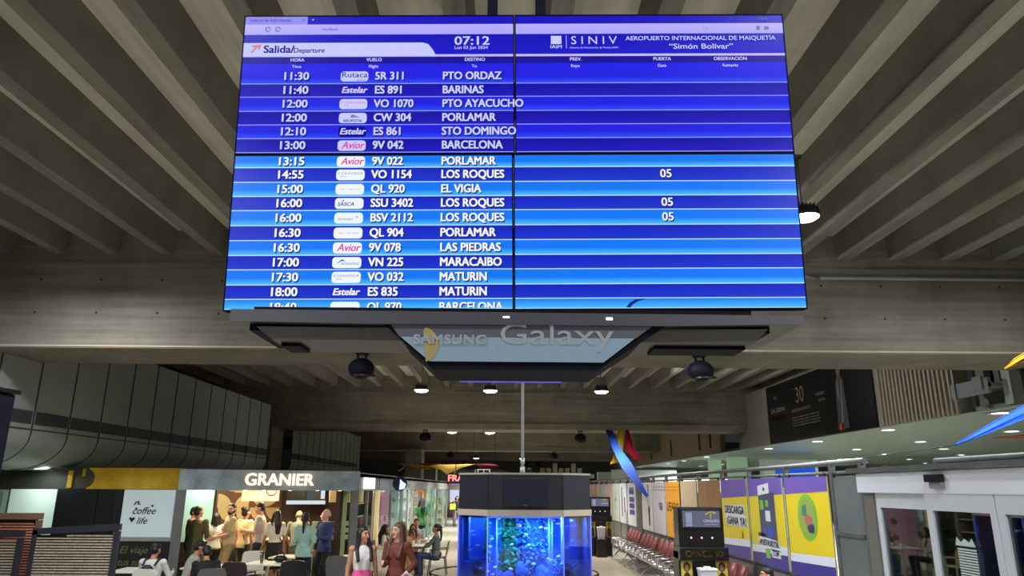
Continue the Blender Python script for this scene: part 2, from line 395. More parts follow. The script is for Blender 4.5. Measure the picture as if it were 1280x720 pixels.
for q, x0, x1, z0, z1 in QUAD:
    o = bpy.data.objects.new('flight_information_screen', None); C.objects.link(o); o.matrix_world = BOARD.copy()
    tag(o, LBL[q], 'screen', 'departure board screens'); scr[q] = o
    m = MB(BEZ); m.box2((x0, 0, z0), (x1, .05, z1)); m.box2((x0+.12, .05, z0+.1), (x1-.12, .09, z1-.1))
    e = .005
    for a, bb in (((x0, -.006, z0), (x0+e, 0, z1)), ((x1-e, -.006, z0), (x1, 0, z1)), ((x0, -.006, z0), (x1, 0, z0+e)), ((x0, -.006, z1-e), (x1, 0, z1))): m.box2(a, bb)
    m.build('bezel', o)
RT = [1.107, 1.008, .945, .878, .814, .75, .686, .617, .551, .487, .424, .357, .292, .227, .165, .100, .039, -.004]
UL = ((40, 75, 255), (30, 30, 225)); UD = ((28, 22, 190), (12, 10, 165)); LL = ((75, 190, 255), (20, 120, 248)); LD = ((28, 56, 208), (22, 34, 190))
def rows(i): return (RT[i+1], RT[i] if i != 6 else .672)
for q, x0, x1, z0, z1 in QUAD:
    a, b_ = x0+.005, x1-.005; up = 'upper' in q; rc = []
    if up:
        lav = ((172, 165, 255), (165, 160, 255)); rc.append((a, b_, 1.298, 1.337, (24, 18, 190), (20, 14, 180)))
        if 'left' in q: rc.append((a, -.93, 1.298, 1.337, lav[0], lav[0]))
        rc.append((a, b_, 1.248, 1.298, lav[0], (185, 175, 255)))
        rc.append((a, b_, 1.15, 1.248, (26, 22, 205), (18, 14, 185)))
        rc.append((a, b_, 1.139, 1.15, (200, 185, 255), (200, 185, 255)))
        rc.append((a, b_, 1.107, 1.139, (18, 12, 150), (18, 12, 150)))
        rc.append((a, b_, 1.072, 1.107, (34, 30, 235), (30, 26, 225)))
        rg = range(0, 6)
    else: rg = range(6, 17)
    for i in rg:
        zb, zt = rows(i); light = i % 2 == 0; c = (UL if light else UD) if up else (LL if light else LD)
        if i == 0: zt = 1.072
        line = (150, 150, 255) if up else (190, 225, 255)
        if light and i < 16:
            h = zt-zb
            rc.append((a, b_, zb+.004+h*.42, zt, c[1], c[1])); rc.append((a, b_, zb+.004, zb+.004+h*.42, c[0], c[1]))
        else: rc.append((a, b_, zb+.004, zt, c[0], c[1]))
        rc.append((a, b_, zb, zb+.004, line, line))
    band('display', scr[q], rc)
def tm(x, z, y=-.008): return XZ(x, y, z)
def rounded(m, x, z, wd, ht, r, y=-.0065):
    pts = []
    for cx, cz, a0 in ((x+wd/2-r, z+ht/2-r, 0), (x-wd/2+r, z+ht/2-r, 90), (x-wd/2+r, z-ht/2+r, 180), (x+wd/2-r, z-ht/2+r, 270)):
        pts += [(cx+r*math.cos(R(a0+t)), y, cz+r*math.sin(R(a0+t))) for t in (0, 30, 60, 90)]
    m.face(pts)
ROWS = [('11:30', 'rutaca', '5R 311', 'PTO ORDAZ'), ('11:40', 'estelar', 'ES 891', 'BARINAS'), ('12:00', 'conv', 'VO 1070', 'PTO AYACUCHO'), ('12:00', 'aero', 'CW 304', 'PORLAMAR'),
        ('12:10', 'estelar', 'ES 861', 'STO DOMINGO'), ('13:00', 'avior', '9V 042', 'BARCELONA'), ('13:15', 'avior', '9V 022', 'PORLAMAR'), ('14:55', 'conv', 'VO 1154', 'LOS ROQUES'),
        ('15:00', 'ql', 'QL 920', 'EL VIGIA'), ('16:00', 'sasca', 'SSU 3402', 'LOS ROQUES'), ('16:00', 'bsv', 'BSV 2112', 'LOS ROQUES'), ('16:30', 'ql', 'QL 904', 'PORLAMAR'),
        ('16:30', 'avior', '9V 078', 'LAS PIEDRAS'), ('17:00', 'vn', 'VN 225', 'MARACAIBO'), ('17:30', 'conv', 'VO 032', 'MATURIN'), ('18:00', 'estelar', 'ES 835', 'MATURIN'), ('18:40', 'ql', 'QL 970', 'BARCELONA')]
TS = .052
for i, (t, al, code, dest) in enumerate(ROWS):
    par = scr['upper left' if i < 6 else 'lower left']; zb, zt = rows(i)
    zc = (zb+zt)/2
    if i == 0: zc = 1.043
    tw = (TXU if i < 6 else TXW)
    cut = i == 16
    if cut: zc = .0045
    for nm_, txt, x, kw in (('time_lettering', t, -.968, dict(width=.107)), ('flight_code_lettering', code, -.617, dict(align='LEFT', xs=.9)), ('destination_lettering', dest, -.318, dict(align='LEFT', xs=.88))):
        m = MB(TXS)
        for dx, dz, mm, y in ((.004, -.005, TXS, -.0068), (0, 0, tw, -.0082)): m.mat(mm).text(txt, TS, tm(x+dx, zc+dz, y), bold=.03, **kw)
        if cut: bmesh.ops.bisect_plane(m.bm, geom=m.bm.verts[:]+m.bm.edges[:]+m.bm.faces[:], plane_co=(0, 0, .0015), plane_no=(0, 0, -1), clear_outer=True)
        m.build(nm_, par, keep=True)
    # airline badge
    m = MB(PILU if i < 6 else PILW); x = -.708
    if al == 'estelar':
        if i == 4: m.mat(PILN); rounded(m, x, zc, .122, .048, .014)
        m.mat(tw).text('Estelar', .041, tm(x, zc), bold=.03, shear=.25, width=.112)
    else:
        rounded(m, x, zc, .122, .048, .014)
        if al == 'avior': m.mat(TXM).text('Avior', .046, tm(x+.004, zc), bold=.02, shear=.3, width=.1)
        elif al == 'rutaca':
            m.mat(TXN).text('Rutaca', .036, tm(x, zc+.006), bold=.01, width=.112).text('airlines', .014, tm(x+.03, zc-.018))
        elif al == 'conv':
            m.mat(TXM if i < 6 else TXK).text('CONVIASA', .015, tm(x, zc+.006), width=.108); m.text('airline', .01, tm(x-.03, zc-.007))
        elif al == 'aero':
            m.mat(TXN).text('AEROPOSTAL', .018, tm(x, zc-.014), bold=.02, width=.085); m.mat(TXK).face([(x-.012, -.008, zc), (x+.03, -.008, zc+.003), (x-.004, -.008, zc+.017)])
        elif al == 'sasca': m.mat(TXN).text('SASCA', .024, tm(x-.015, zc-.004), bold=.02, shear=.2, width=.07); m.mat(TXB).face([(x-.035, -.008, zc+.008), (x-.02, -.008, zc+.018), (x-.025, -.008, zc+.008)])
        elif al == 'bsv': m.mat(TXK).text('bluestar', .02, tm(x-.012, zc-.004), width=.065); m.face([(x+.03, -.008, zc+.012), (x+.042, -.008, zc), (x+.034, -.008, zc+.002)])
        elif al == 'vn':
            m.mat(TXB).text('venezolana', .017, tm(x+.012, zc-.004), shear=.2, width=.075); m.face([(x-.048, -.008, zc-.008), (x-.02, -.008, zc+.014), (x-.005, -.008, zc+.006), (x-.022, -.008, zc+.006)])
        else:
            m.mat(TXB).text('~~', .018, tm(x-.03, zc)); m.mat(TXK).text('laser airlines', .009, tm(x+.02, zc), width=.05)
        if cut: bmesh.ops.bisect_plane(m.bm, geom=m.bm.verts[:]+m.bm.edges[:]+m.bm.faces[:], plane_co=(0, 0, .0015), plane_no=(0, 0, -1), clear_outer=True)
    m.build('airline_badge', par, keep=True)
# header of the left screen
u = scr['upper left']
m = MB(PILU); pts = [(-1.2095, 1.145), (-.345, 1.145), (-.352, 1.15), (-.365, 1.175), (-.385, 1.2), (-.41, 1.207), (-1.2095, 1.207)]
m.face([(x, -.0055, z) for x, z in pts]); m.mat(TXO)
m.face([(-1.178, -.0075, 1.157), (-1.168, -.0075, 1.157), (-1.145, -.0075, 1.185), (-1.152, -.0075, 1.19)]); m.face([(-1.17, -.0075, 1.193), (-1.13, -.0075, 1.198), (-1.137, -.0075, 1.168), (-1.145, -.0075, 1.183), (-1.17, -.0075, 1.185)])
m.mat(TXN).text('Salida/', .05, tm(-1.05, 1.173), bold=.03, width=.135).text('Departure', .033, tm(-.985, 1.168), 'LEFT', bold=.02)
m.build('title_strip', u, keep=True)
m = MB(TXU); m.text('07:12', .058, tm(-.188, 1.212), bold=.02, width=.155).text('Lun 03 Jun 2024', .021, tm(-.192, 1.18), bold=.01, width=.148)
m.build('clock_lettering', u, keep=True)
m = MB(TXU)
for s_, s2, x in (('HORA', 'Time', -.965), ('VUELO', 'Flight', -.623), ('DESTINO', 'To', -.175)): m = MB(TXU).text(s_, .022, tm(x, 1.122), bold=.02); m.text(s2, .02, tm(x-.002, 1.09), bold=.015); m.build('heading_lettering', u, keep=True)
MB(TXN).text('Sistema de Informacion', .02, tm(-1.19, 1.317), 'LEFT').build('tab_lettering', u, keep=True); MB(TXN).text('x', .02, tm(-.945, 1.318)).build('tab_close_mark', u, keep=True); MB(TXN).text('localhost', .019, tm(-.86, 1.272), 'LEFT').build('address_lettering', u, keep=True); MB(TXU).text('+', .022, tm(-.905, 1.318)).build('tab_add_mark', u, keep=True)
m = MB(TXN)
for x in (-1.105, -1.06):
    for k in range(10):
        a0, a1 = k*.55, (k+1)*.55
        m.face([(x+.009*math.cos(a0), -.0075, 1.273+.009*math.sin(a0)), (x+.012*math.cos(a0), -.0075, 1.273+.012*math.sin(a0)), (x+.012*math.cos(a1), -.0075, 1.273+.012*math.sin(a1)), (x+.009*math.cos(a1), -.0075, 1.273+.009*math.sin(a1))])
m.build('browser_icon', u, keep=True)
u = scr['upper right']
m = MB(TXU); m.box2((.165, -.0075, 1.196), (.212, -.0074, 1.236)); m.text('IAIM', .021, tm(.188, 1.182), bold=.02, width=.05); m.box2((.233, -.0075, 1.175), (.235, -.0074, 1.238))
m.text('S I N I V', .055, tm(.357, 1.212), bold=-.01, width=.205); m.text('Sistema de Información de Vuelos IAIM', .012, tm(.357, 1.178), width=.215)
m.build('operator_logo', u, keep=True)
m = MB(TXU); m.text('AEROPUERTO INTERNACIONAL DE MAIQUETÍA', .029, tm(.836, 1.222), bold=.01, width=.672).text('“Simón Bolívar”', .036, tm(.836, 1.182), bold=.012, width=.285)
m.build('title_lettering', u, keep=True)
m = MB(TXU)
for s_, s2, x in (('PREV.', 'Expe', .274), ('PUERTA', 'Gate', .659), ('OBSERVACIÓN', 'Remarks', .963)): m = MB(TXU).text(s_, .022, tm(x, 1.122), bold=.02); m.text(s2, .02, tm(x-.002, 1.09), bold=.015); m.build('heading_lettering', u, keep=True)
MB(TXK).text('- o x', .022, tm(1.12, 1.318)).build('window_marks', u, keep=True); MB(TXK).text('* o', .02, tm(.86, 1.272)).build('address_marks', u, keep=True)
m = MB(TXK); m.box2((1.09, -.0075, 1.262), (1.105, -.0074, 1.282)); m.box2((1.125, -.0075, 1.264), (1.145, -.0074, 1.28)); m.build('browser_icon', u, keep=True)
u = scr['lower right']
for i in (7, 9, 10):
    zb, zt = rows(i); m = MB(TXS).text('05', TS, tm(.656, (zb+zt)/2-.005, -.0068), bold=.018); m.mat(TXW).text('05', TS, tm(.652, (zb+zt)/2), bold=.018); m.build('gate_lettering', u, keep=True)
m = MB(TXS); m.face([(.46, -.0075, 0), (.475, -.0075, .02), (.5, -.0075, .034), (.545, -.0075, .036), (.51, -.0075, .026), (.485, -.0075, .01), (.478, -.0075, 0)]); m.build('screen_smear', u, keep=True)

# hanger of the board
hg = thing('screen_hanger', 'pair of dark posts hanging the departure board from the ribs', 'hanger', (0.05, 3.0, 4.2))
for x in (-.135, .125):
    m = MB(NAVYBLK); m.box((x, .36, .37), (.055, .05, 3.26), bev=.004); m.build('post', hg)
m = MB(NAVYBLK)
for z in (-.15, -.9): m.box((0, .31, z), (1.9, .05, .06)); [m.box((x, .2, z+.02), (.05, .2, .05)) for x in (-.9, 0, .9)]
m.build('crossbar', hg)

# console with the advertising sign under the screens
cs = thing('sign_console', 'dark grey winged console with pale illuminated phone advertisement below the screens', 'sign', (0.05, 2.9, 2.6))
CG = mat('console_grey', (66, 66, 74), .4, noise=.05); CB = mat('console_black', (10, 11, 18), .7, spec=.1); CW = mat('console_warm_lit', (70, 66, 66), .5, noise=.06)  # the warm grey has the light on the lower tier in its colour
def cpoly(m, pts, y0, y1): return m.prism([(x-.05, z-2.6) for x, z in pts], XZ(0, y0-2.9, 0), -(y1-y0))
m = MB(CG); cpoly(m, [(-1.12, 2.845), (-.58, 2.838), (.66, 2.838), (1.215, 2.85), (1.225, 2.885), (-1.12, 2.895)], 2.86, 3.4); m.build('upper_tier', cs)
m = MB(CB); cpoly(m, [(-1.04, 2.895), (1.02, 2.895), (1.02, 2.915), (-1.04, 2.915)], 2.9, 3.35); cpoly(m, [(-1.05, 2.815), (1.09, 2.82), (1.09, 2.85), (-1.05, 2.845)], 2.9, 3.3); m.build('gap_shade_strip', cs)  # black bars stand in for the shade between the tiers
m = MB(CW); cpoly(m, [(-1.02, 2.83), (-.95, 2.775), (1.02, 2.775), (1.08, 2.835)], 2.89, 3.17); m.build('lower_tier', cs)
m = MB(CB); cpoly(m, [(-.93, 2.76), (-.85, 2.76), (-.85, 2.776), (-.93, 2.776)], 2.95, 3.1); cpoly(m, [(.62, 2.76), (1.0, 2.76), (1.0, 2.776), (.62, 2.776)], 2.95, 3.1)
cpoly(m, [(-.60, 2.845), (-.50, 2.845), (-.29, 2.655), (.37, 2.655), (.53, 2.76), (.66, 2.845)], 2.875, 3.2); m.build('hull', cs)
SG = mat('sign_grey_glass', (84, 86, 96), .3); SB_ = mat('sign_pale_face', (92, 110, 124), .5, emit=(120, 142, 158), estr=.38)  # dark grey upper half and pale lower half of the sign face
m = MB(SG); cpoly(m, [(-.47, 2.84), (-.43, 2.788), (.53, 2.788), (.60, 2.84)], 2.868, 2.874); m.build('sign_upper_face', cs)
m = MB(SB_); cpoly(m, [(-.425, 2.787), (-.305, 2.688), (.395, 2.688), (.525, 2.787)], 2.868, 2.874); m.build('sign_lower_face', cs)
m = MB(mat('sign_gold_disc', (150, 132, 86), .4)); m.prism([(-.395+.075*math.cos(R(t)), .155+.075*math.sin(R(t))) for t in range(-70, 75, 12)]+[(-.385, .21)], XZ(0, -.0335, 0), .001); m.build('sign_disc', cs)
SLET = mat('sign_letter_grey', (112, 116, 122), .5, emit=(150, 156, 160), estr=.25)
SLT2 = mat('sign_letter_pale', (130, 136, 142), .5, emit=(170, 176, 182), estr=.4)
m = MB(SLT2); m.text('SAMSUNG', .052, XZ(-.275, -.0355, .175), bold=.03, width=.29, ext=.002, space=1.1); m.build('lettering', cs); m = MB(SLET); m.text('Galaxy', .125, XZ(.155, -.0335, .197), bold=-.012, width=.46, ext=.001); m.build('lettering', cs)
m = MB(glow('violet_reflection', (120, 105, 215), .7)); m.box2((-.25, .28, .05), (.2, .3, .054)); m.build('violet_glow_edge', cs)  # glowing bar stands in for violet LED light reflected on the edge
for a, b_ in (((-.06, -.043, .268), (-.035, -.038, .272)), ((.36, -.043, .262), (.385, -.038, .27))): m = MB(LAMPW); m.box2(a, b_); m.build('indicator_light', cs)
# ================================================================== CEILING FIXTURES
# pendant loudspeakers under the beams
def pend(x, y, r, label, n=20):
    t = thing('pendant_speaker', label, 'speaker', (x, y, 4.48), group='dark globe speakers under the beams')
    m = MB(NAVYBLK); m.box((0, 0, -.02), (.2, .16, .04)); m.box((-.07, 0, -.08), (.03, .05, .14)); m.box((.07, 0, -.08), (.03, .05, .14)); m.build('bracket', t)
    m = MB(NAVYBLK); m.ell((0, 0, -.29), (r, r, r*.82), n, 12); m.build('globe', t)
    m = MB(BLACK); m.lathe([(r*.3, -.3), (r*.86, -.40), (r*.95, -.43), (r*.9, -.45), (r*.2, -.43)], (.05, -.03, .0), n); m.build('rim', t)
    return t
pend(-2.52, 12.55, .23, 'large dark globe speaker under near beam, beside the console lower left wing')
pend(3.43, 12.55, .23, 'large dark globe speaker under near beam, above the yellow posters side')
pend(-3.28, 30.3, .24, 'small dark globe speaker under second beam on the cafe side')
pend(3.12, 30.3, .24, 'small dark globe speaker under second beam near the tricolour drape')
pend(-3.5, 47.8, .24, 'far dark globe speaker under third beam above the yellow drape')
pend(3.2, 47.8, .24, 'far dark globe speaker under third beam above the aquarium edge')
pend(-3.6, 65.3, .24, 'farthest dark globe speaker under last beam above the red drape')
pend(3.0, 65.3, .24, 'farthest dark globe speaker under last beam right of the pole')
pend(1.9, 65.3, .24, 'farthest dark globe speaker under last beam close beside the pole')
# flood and spot luminaires
def spot(x, y, z, label, s=1.0, grp=None):
    t = thing('flood_light', label, 'lamp', (x, y, z), group=grp)
    m = MB(STEEL); m.tube([(0, .1*s, .12*s), (0, .1*s, HS+RIBH-z)], .018); m.box((0, .1*s, HS+RIBH-z-.02), (.12, .1, .04)); m.build('conduit', t)
    m = MB(DARKMET); m.loft([[(a*s, b*s, c*s) for a, b, c in q] for q in (((-.15, -.13, 0), (.15, -.13, 0), (.15, .13, 0), (-.15, .13, 0)), ((-.13, -.1, .12), (.13, -.1, .12), (.13, .1, .14), (-.13, .1, .14)))], smooth=False)
    for k in range(5): m.box(((-.1+.05*k)*s, .02*s, .15*s), (.012*s, .2*s, .05*s))
    m.build('housing', t)
    m = MB(LAMPW); m.lathe([(.02, -.06*s), (.12*s, -.045*s), (.17*s, -.012), (.17*s, -.004)], n=16); m.build('lens', t)
    return t
spot(4.01, 9.0, 5.72, 'flood light with bright lens beside the departure board, lower right rows')
spot(-3.07, 26.5, 5.63, 'bright round spot light below console, on the cafe side', 1.5, 'spot lights of the middle bay')
spot(-.54, 26.5, 5.63, 'bright round spot light below the middle of the console', 1.5, 'spot lights of the middle bay')
spot(3.54, 26.5, 5.63, 'bright round spot light below console, toward the seating side', 1.5, 'spot lights of the middle bay')
spot(-2.95, 41.0, 5.2, 'spot light seen under second beam, beside the globe speaker', 1.7, 'spot lights behind the second beam')
spot(-.8, 41.0, 5.2, 'spot light seen under second beam, above the aquarium', 1.7, 'spot lights behind the second beam')
spot(-.9, 43.0, 5.3, 'unlit projector hung beside the spot light over the aquarium', 1.5)
spot(1.5, 63.0, 4.6, 'tiny far spot light between the pole and last speaker', 1.3)
spot(-2.3, 60.0, 4.5, 'tiny far spot light at the tip of red drape', 1.3)
for x, lb in ((-3.3, 'thin grey conduit along a middle bay rib, on the cafe side'), (3.3, 'thin grey conduit along a middle bay rib, on the seating side')):
    m = MB(GREYP); m.tube([(x, BEAMS[0]+1.7, HS-.03), (x, 26.5, HS-.03)], .025); tag(m.build('conduit'), lb, 'conduit')
m = MB(STEEL); m.tube([(4.1, 8.95, HS-.02), (4.1, -3, HS-.02)], .022); tag(m.build('conduit'), 'pale conduit along the rib above the flood light', 'conduit')
# downlights of the low ceiling
pos = [(10.7, 15.6), (10.7, 20.3), (14.3, 20.5), (14.4, 25.3), (10.9, 25.5), (10.9, 30.3), (14.6, 30.4), (17.8, 29.7), (17.9, 34.5), (21.6, 34.7), (18.5, 40.6), (22.0, 40.0), (25.9, 40.5), (22.1, 45.1), (26.2, 45.8), (26.3, 50.9), (10.6, 38.6), (10.8, 44.4), (11.0, 49.8), (14.6, 54.8), (14.8, 50.4), (10.7, 58.5), (10.9, 63.5), (18.6, 60.5)]
def downlight(x, y, z, label, grp=None):
    t = thing('downlight', label, 'lamp', (x, y, z), group=grp)
    m = MB(WHITE); m.lathe([(.17, -.002), (.24, -.006), (.24, -.02), (.17, -.014)], n=20, caps=False); m.build('trim_ring', t)
    m = MB(LAMPW); m.lathe([(.02, -.012), (.17, -.010), (.17, -.004)], n=20); m.build('lens', t)
    return t
d0 = downlight(*pos[0], 3.82, 'round recessed downlight in the low ceiling over the waiting area', 'downlights of the low ceiling')
for x, y in pos[1:]:
    o = copy_tree(d0); o.location = (x, y, 3.82)
downlight(-9.78, 15.72, 2.515, 'bright round downlight under the curved left bulkhead, above the white panel')

# ================================================================== FENCE WITH POSTERS (along x = 4.25)
FX = 4.25
fe = thing('railing_fence', 'long tubular steel railing fence carrying advertising posters, beside the bench seats', 'fence', (FX, 23, 0))
PY = [8.78, 9.6, 11.19, 12.87, 14.49, 16.23, 17.84, 19.5, 21.2, 22.88, 23.83, 25.55, 27.3, 29.1, 30.9, 32.5, 34.2, 36.0, 37.8, 39.6]
for y in PY:
    m = MB(STEEL); m.box((0, y-23, 1.26), (.07, .07, 2.52), bev=.01); m.box((0, y-23, .01), (.16, .16, .02))
    m.build('post', fe)
for z, r in ((2.53, .038), (2.41, .022), (1.0, .028), (.5, .022), (.15, .022)):
    m = MB(STEEL); m.cyl((0, 8.7-23, z), (0, 39.7-23, z), r, n=10); m.build('rail', fe)
m = MB(GREYP)
for a, b_ in zip(PY, PY[1:]): m.box2((-.01, a+.05-23, .16), (.012, b_-.05-23, .98))
m.build('lower_panel', fe)
for a, b_ in zip(PY, PY[1:]):
    for f in (.12, .88): m = MB(DARKMET); m.cyl((-.02, a+(b_-a)*f-23, 2.35), (-.02, a+(b_-a)*f-23, 2.42), .02, n=6); m.build('hook', fe)
def FM(y, z, e=.0): return frame((-.02-e, y, z), (0, -1, 0), (0, 0, 1))
PU = mat('poster_purple', (112, 88, 178), .4); PD = mat('poster_violet', (66, 54, 148), .4); PYL = mat('poster_yellow', (226, 204, 40), .4); PWH = mat('poster_white', (222, 226, 236), .4)
PNV = mat('poster_navy', (38, 32, 120), .4); PGR = mat('poster_green', (120, 190, 60), .4); PDK = mat('poster_slate', (70, 74, 110), .4); PTL = mat('poster_teal', (70, 130, 110), .4)
POR = mat('poster_orange', (222, 158, 40), .45, noise=.05); PBE = mat('poster_beige', (188, 172, 150), .5, noise=.06); PWD = mat('poster_wood', (150, 112, 80), .5, noise=.25, nscale=2, stretch=(1, 6, .6)); PPK = mat('poster_pale_pink', (212, 184, 178), .5, noise=.06); PLB = mat('poster_pale_lilac', (196, 196, 214), .5)
def poster(y0, y1, base, label, z0=1.03, z1=2.37):
    """y0 nearer the photographer; local x runs from the far edge towards the near one"""
    t = thing('poster', label, 'poster', (FX-.045, (y0+y1)/2, z0), group='posters on the railing fence')
    W, H = y1-y0, z1-z0
    m = MB(base); m.box((-.007, 0, H/2), (.006, W, H)); m.mat(GREYP).box((.002, 0, H/2), (.012, W-.004, H-.004)); m.build('sheet', t); return t, W, H
def deco(t, name, fn):
    m = MB(); fn(m); return m.build(name, t, keep=True)
def QD(m, M, x0, x1, za, zb, zc=None, zd=None):
    """quad on a poster: x0..x1, bottom za (left) zb (right), top zd (left) zc (right)"""
    m.face([M @ Vector(p) for p in ((x0, za, 0), (x1, zb, 0), (x1, zc, 0), (x0, zd, 0))])
# three purple and yellow bays
L_ = ['purple and yellow lottery poster with slogan, beside the nearer kiosk', 'purple and yellow poster showing a telephone and web address', 'purple and yellow poster with a green oval emblem']
for k, (a, b_) in enumerate(((12.93, 14.43), (11.25, 12.81), (9.66, 11.13))):
    t, W, H = poster(a, b_, PYL, L_[k]); h = W/2
    M1, M2, M3 = FM(0, 0, -.008), FM(0, 0, -.006), FM(0, 0, -.004)
    m = MB(PU); QD(m, M1, -h, h, 1.0+.05*k, 1.05+.05*k, H, H); m.build('purple_band', t, keep=True)
    m = MB(PWH); QD(m, M1, -h, h, .17, .22, .34, .28); m.build('white_band', t, keep=True)
    m = MB(PD); QD(m, M1, -h, h, 0, 0, .22, .17); m.build('violet_band', t, keep=True)
    if k == 0:
        m = MB(PWH); QD(m, M2, -.6, .6, .70, .72, .90, .88); QD(m, M2, -.54, .68, .52, .54, .72, .7)
        m.build('slogan_patch', t, keep=True)
        m = MB(PNV); m.text('DESCARGA', .19, FM(.0, .80, -.002), bold=.03, width=1.12); m.text('¡GANA YA!', .2, FM(-.08, .61, -.002), bold=.03, width=1.1); m.build('lettering', t, keep=True)
        m = MB(mat('poster_brown', (120, 60, 40), .5)); m.prism([(.35, .34), (.43, .34), (.41, .44), (.38, .47)], M3, .001); m.build('picture', t, keep=True)
    if k == 1:
        m = MB(PDK); QD(m, M2, -.3, .42, .35, .35, 1.12, 1.18); m.build('telephone_picture', t, keep=True)
        m = MB(PWH); QD(m, M3, -.3, .22, 1.07, 1.11, 1.27, 1.22); QD(m, M3, -.02, .2, .68, .68, .84, .84); QD(m, M3, -.42, .5, .25, .25, .40, .44); QD(m, M3, .12, .5, .15, .15, .27, .27); m.build('white_patch', t, keep=True)
        m = MB(PGR); QD(m, M3, -.24, -.08, .85, .85, 1.0, 1.0); QD(m, M3, .02, .14, .9, .9, 1.0, 1.0); QD(m, M3, -.14, .06, .12, .12, .26, .26); m.build('green_patch', t, keep=True)
        m = MB(mat('poster_blue', (60, 80, 190), .4)); QD(m, M3, -.18, -.04, .46, .46, .58, .58); QD(m, M3, .06, .26, .44, .44, .6, .6); m.build('blue_patch', t, keep=True)
        m = MB(PNV); m.text('WWW.', .1, FM(.26, .455, -.001), bold=.02); m.text('APUESTAUROYAL', .13, FM(-.04, .345, -.001), bold=.03, width=.86); m.text('.COM', .11, FM(-.3, .21, -.001), bold=.03); m.build('lettering', t, keep=True)
        m = MB(PDK); m.ell(M3 @ Vector((-.02, 1.17, 0)), (.001, .05, .03), 10, 6); m.build('camera_dot', t)
    if k == 2:
        def oval(m, rx, rz, e, cx=-.0, cz=.80): m.face([FM(0, 0, e) @ Vector((cx+rx*math.cos(2*PI*i/32), cz+rz*math.sin(2*PI*i/32), 0)) for i in range(32)])
        m = MB(PGR); oval(m, .33, .31, -.006); m.build('green_oval', t, keep=True)
        m = MB(mat('poster_olive', (150, 164, 84), .5)); oval(m, .27, .25, -.004); m.build('inner_oval', t, keep=True)
        m = MB(PTL); QD(m, FM(0, 0, -.003), -.16, .0, .82, .8, .98, .94); m.mat(mat('poster_fruit', (170, 110, 96), .5)); oval(m, .13, .07, -.002, .04, .76); m.mat(PDK); QD(m, FM(0, 0, -.002), .02, .2, .6, .6, .72, .7); m.build('emblem', t, keep=True)
        m = MB(PWH); m.text('Opp!', .11, FM(-.1, .66, -.001), bold=.02); m.build('lettering', t, keep=True)
# plain and small posters going away
t, W, H = poster(14.53, 16.17, PWD, 'brown wood toned poster beside the purple and yellow ones')
t, W, H = poster(16.29, 17.76, PBE, 'plain beige poster between the brown and orange ones')
t, W, H = poster(17.9, 19.44, POR, 'orange poster with dark lettering behind the nearer kiosk')
m = MB(BLACK); m.text('LFEADO', .3, FM(0, .72, -.008), bold=.01, width=1.3, ); m.text('SERVICIOS', .08, FM(-.1, .42, -.008)); m.text('AL VIAJERO', .08, FM(-.1, .32, -.008)); m.build('lettering', t, keep=True)
m = MB(mat('poster_rust', (196, 120, 30), .5)); m.text('2024', .14, FM(0, .17, -.008)); [QD(m, FM(0, 0, -.008), -W/2, W/2, z, z, z+.02, z+.02) for z in (1.12, 1.2)]; m.build('stripe', t, keep=True)
t, W, H = poster(19.56, 21.14, PLB, 'pale lilac poster with three grey letters'); m = MB(BLACK); m.text('IGB', .26, FM(-.25, .7, -.008), bold=.02); m.build('lettering', t, keep=True)
m = MB(GREYP); [QD(m, FM(0, 0, -.008), -W/2, W/2, z, z, z+.02, z+.02) for z in (1.12, 1.2)]; m.build('stripe', t, keep=True)
t, W, H = poster(21.26, 22.82, PWH, 'white poster with bold black digits and figure, next to dark pillar')
m = MB(BLACK); m.text('3', .42, FM(-.25, 1.1, -.008), bold=.04); m.text('8', .5, FM(-.3, .3, -.008), bold=.03); m.ell((-.012, -.3, .56), (.001, .14, .14), 14, 8); m.build('lettering', t, keep=True)
struct(MB(mat('fence_pillar', (96, 98, 94), .6)).box2((4.2, 22.95, 0), (4.5, 23.76, 2.5)).build('pillar_4'))
t, W, H = poster(23.9, 25.48, PWH, 'white poster with four stacked purple text blocks')
m = MB(PD); [m.box((-.012, -.05, z), (.002, .95, .15)) for z in (.42, .62, .82, 1.06)]; m.box((-.012, -.05, 1.17), (.002, .95, .05)); m.build('text_block', t)
t, W, H = poster(25.62, 27.22, PWH, 'white poster with two dark upright strips')
m = MB(DARKMET); m.box((-.012, .25, .72), (.002, .18, 1.0)); m.box((-.012, -.3, .62), (.002, .16, .5)); m.build('dark_strip', t)
t, W, H = poster(27.38, 29.0, mat('poster_mint', (196, 214, 206), .5), 'pale mint poster with small grey print'); m = MB(GREYP); m.text('KIO', .2, FM(0, .75, -.008), bold=.02); m.text('servicio', .12, FM(0, .5, -.008)); m.build('lettering', t, keep=True)
for k, (a, b_, mm) in enumerate(((29.18, 30.82, PPK), (30.98, 32.44, PLB), (32.58, 34.1, PPK), (34.28, 35.9, mat('poster_peach', (206, 170, 140), .5, noise=.08)), (36.08, 37.7, PLB))):
    t, W, H = poster(a, b_, mm, ['pale pink poster, first of the faded far posters', 'pale lilac poster, second of the faded far posters', 'pale pink poster, third of the faded far posters', 'peach toned poster, fourth of the faded far posters', 'pale lilac poster, farthest on the fence'][k])
    m = MB(POR if k % 2 else PWH); QD(m, FM(0, 0, -.008), -.5, .5, .1, .1, .5, .4); m.build('picture', t, keep=True)
# grey infill panel between posters and sliding door
t = thing('infill_panel', 'blank grey metal panel between green oval poster and sliding door', 'panel', (FX, 9.19, 0))
m = MB(mat('infill_grey', (112, 120, 122), .35, .3, noise=.1, nscale=1.5)); m.box((0, 0, 2.03), (.03, .74, .68)); m.box((0, 0, 1.19), (.03, .74, .9)); m.build('sheet', t)
m = MB(STEEL); m.box((-.01, 0, 1.67), (.06, .74, .05)); m.build('crossbar', t)

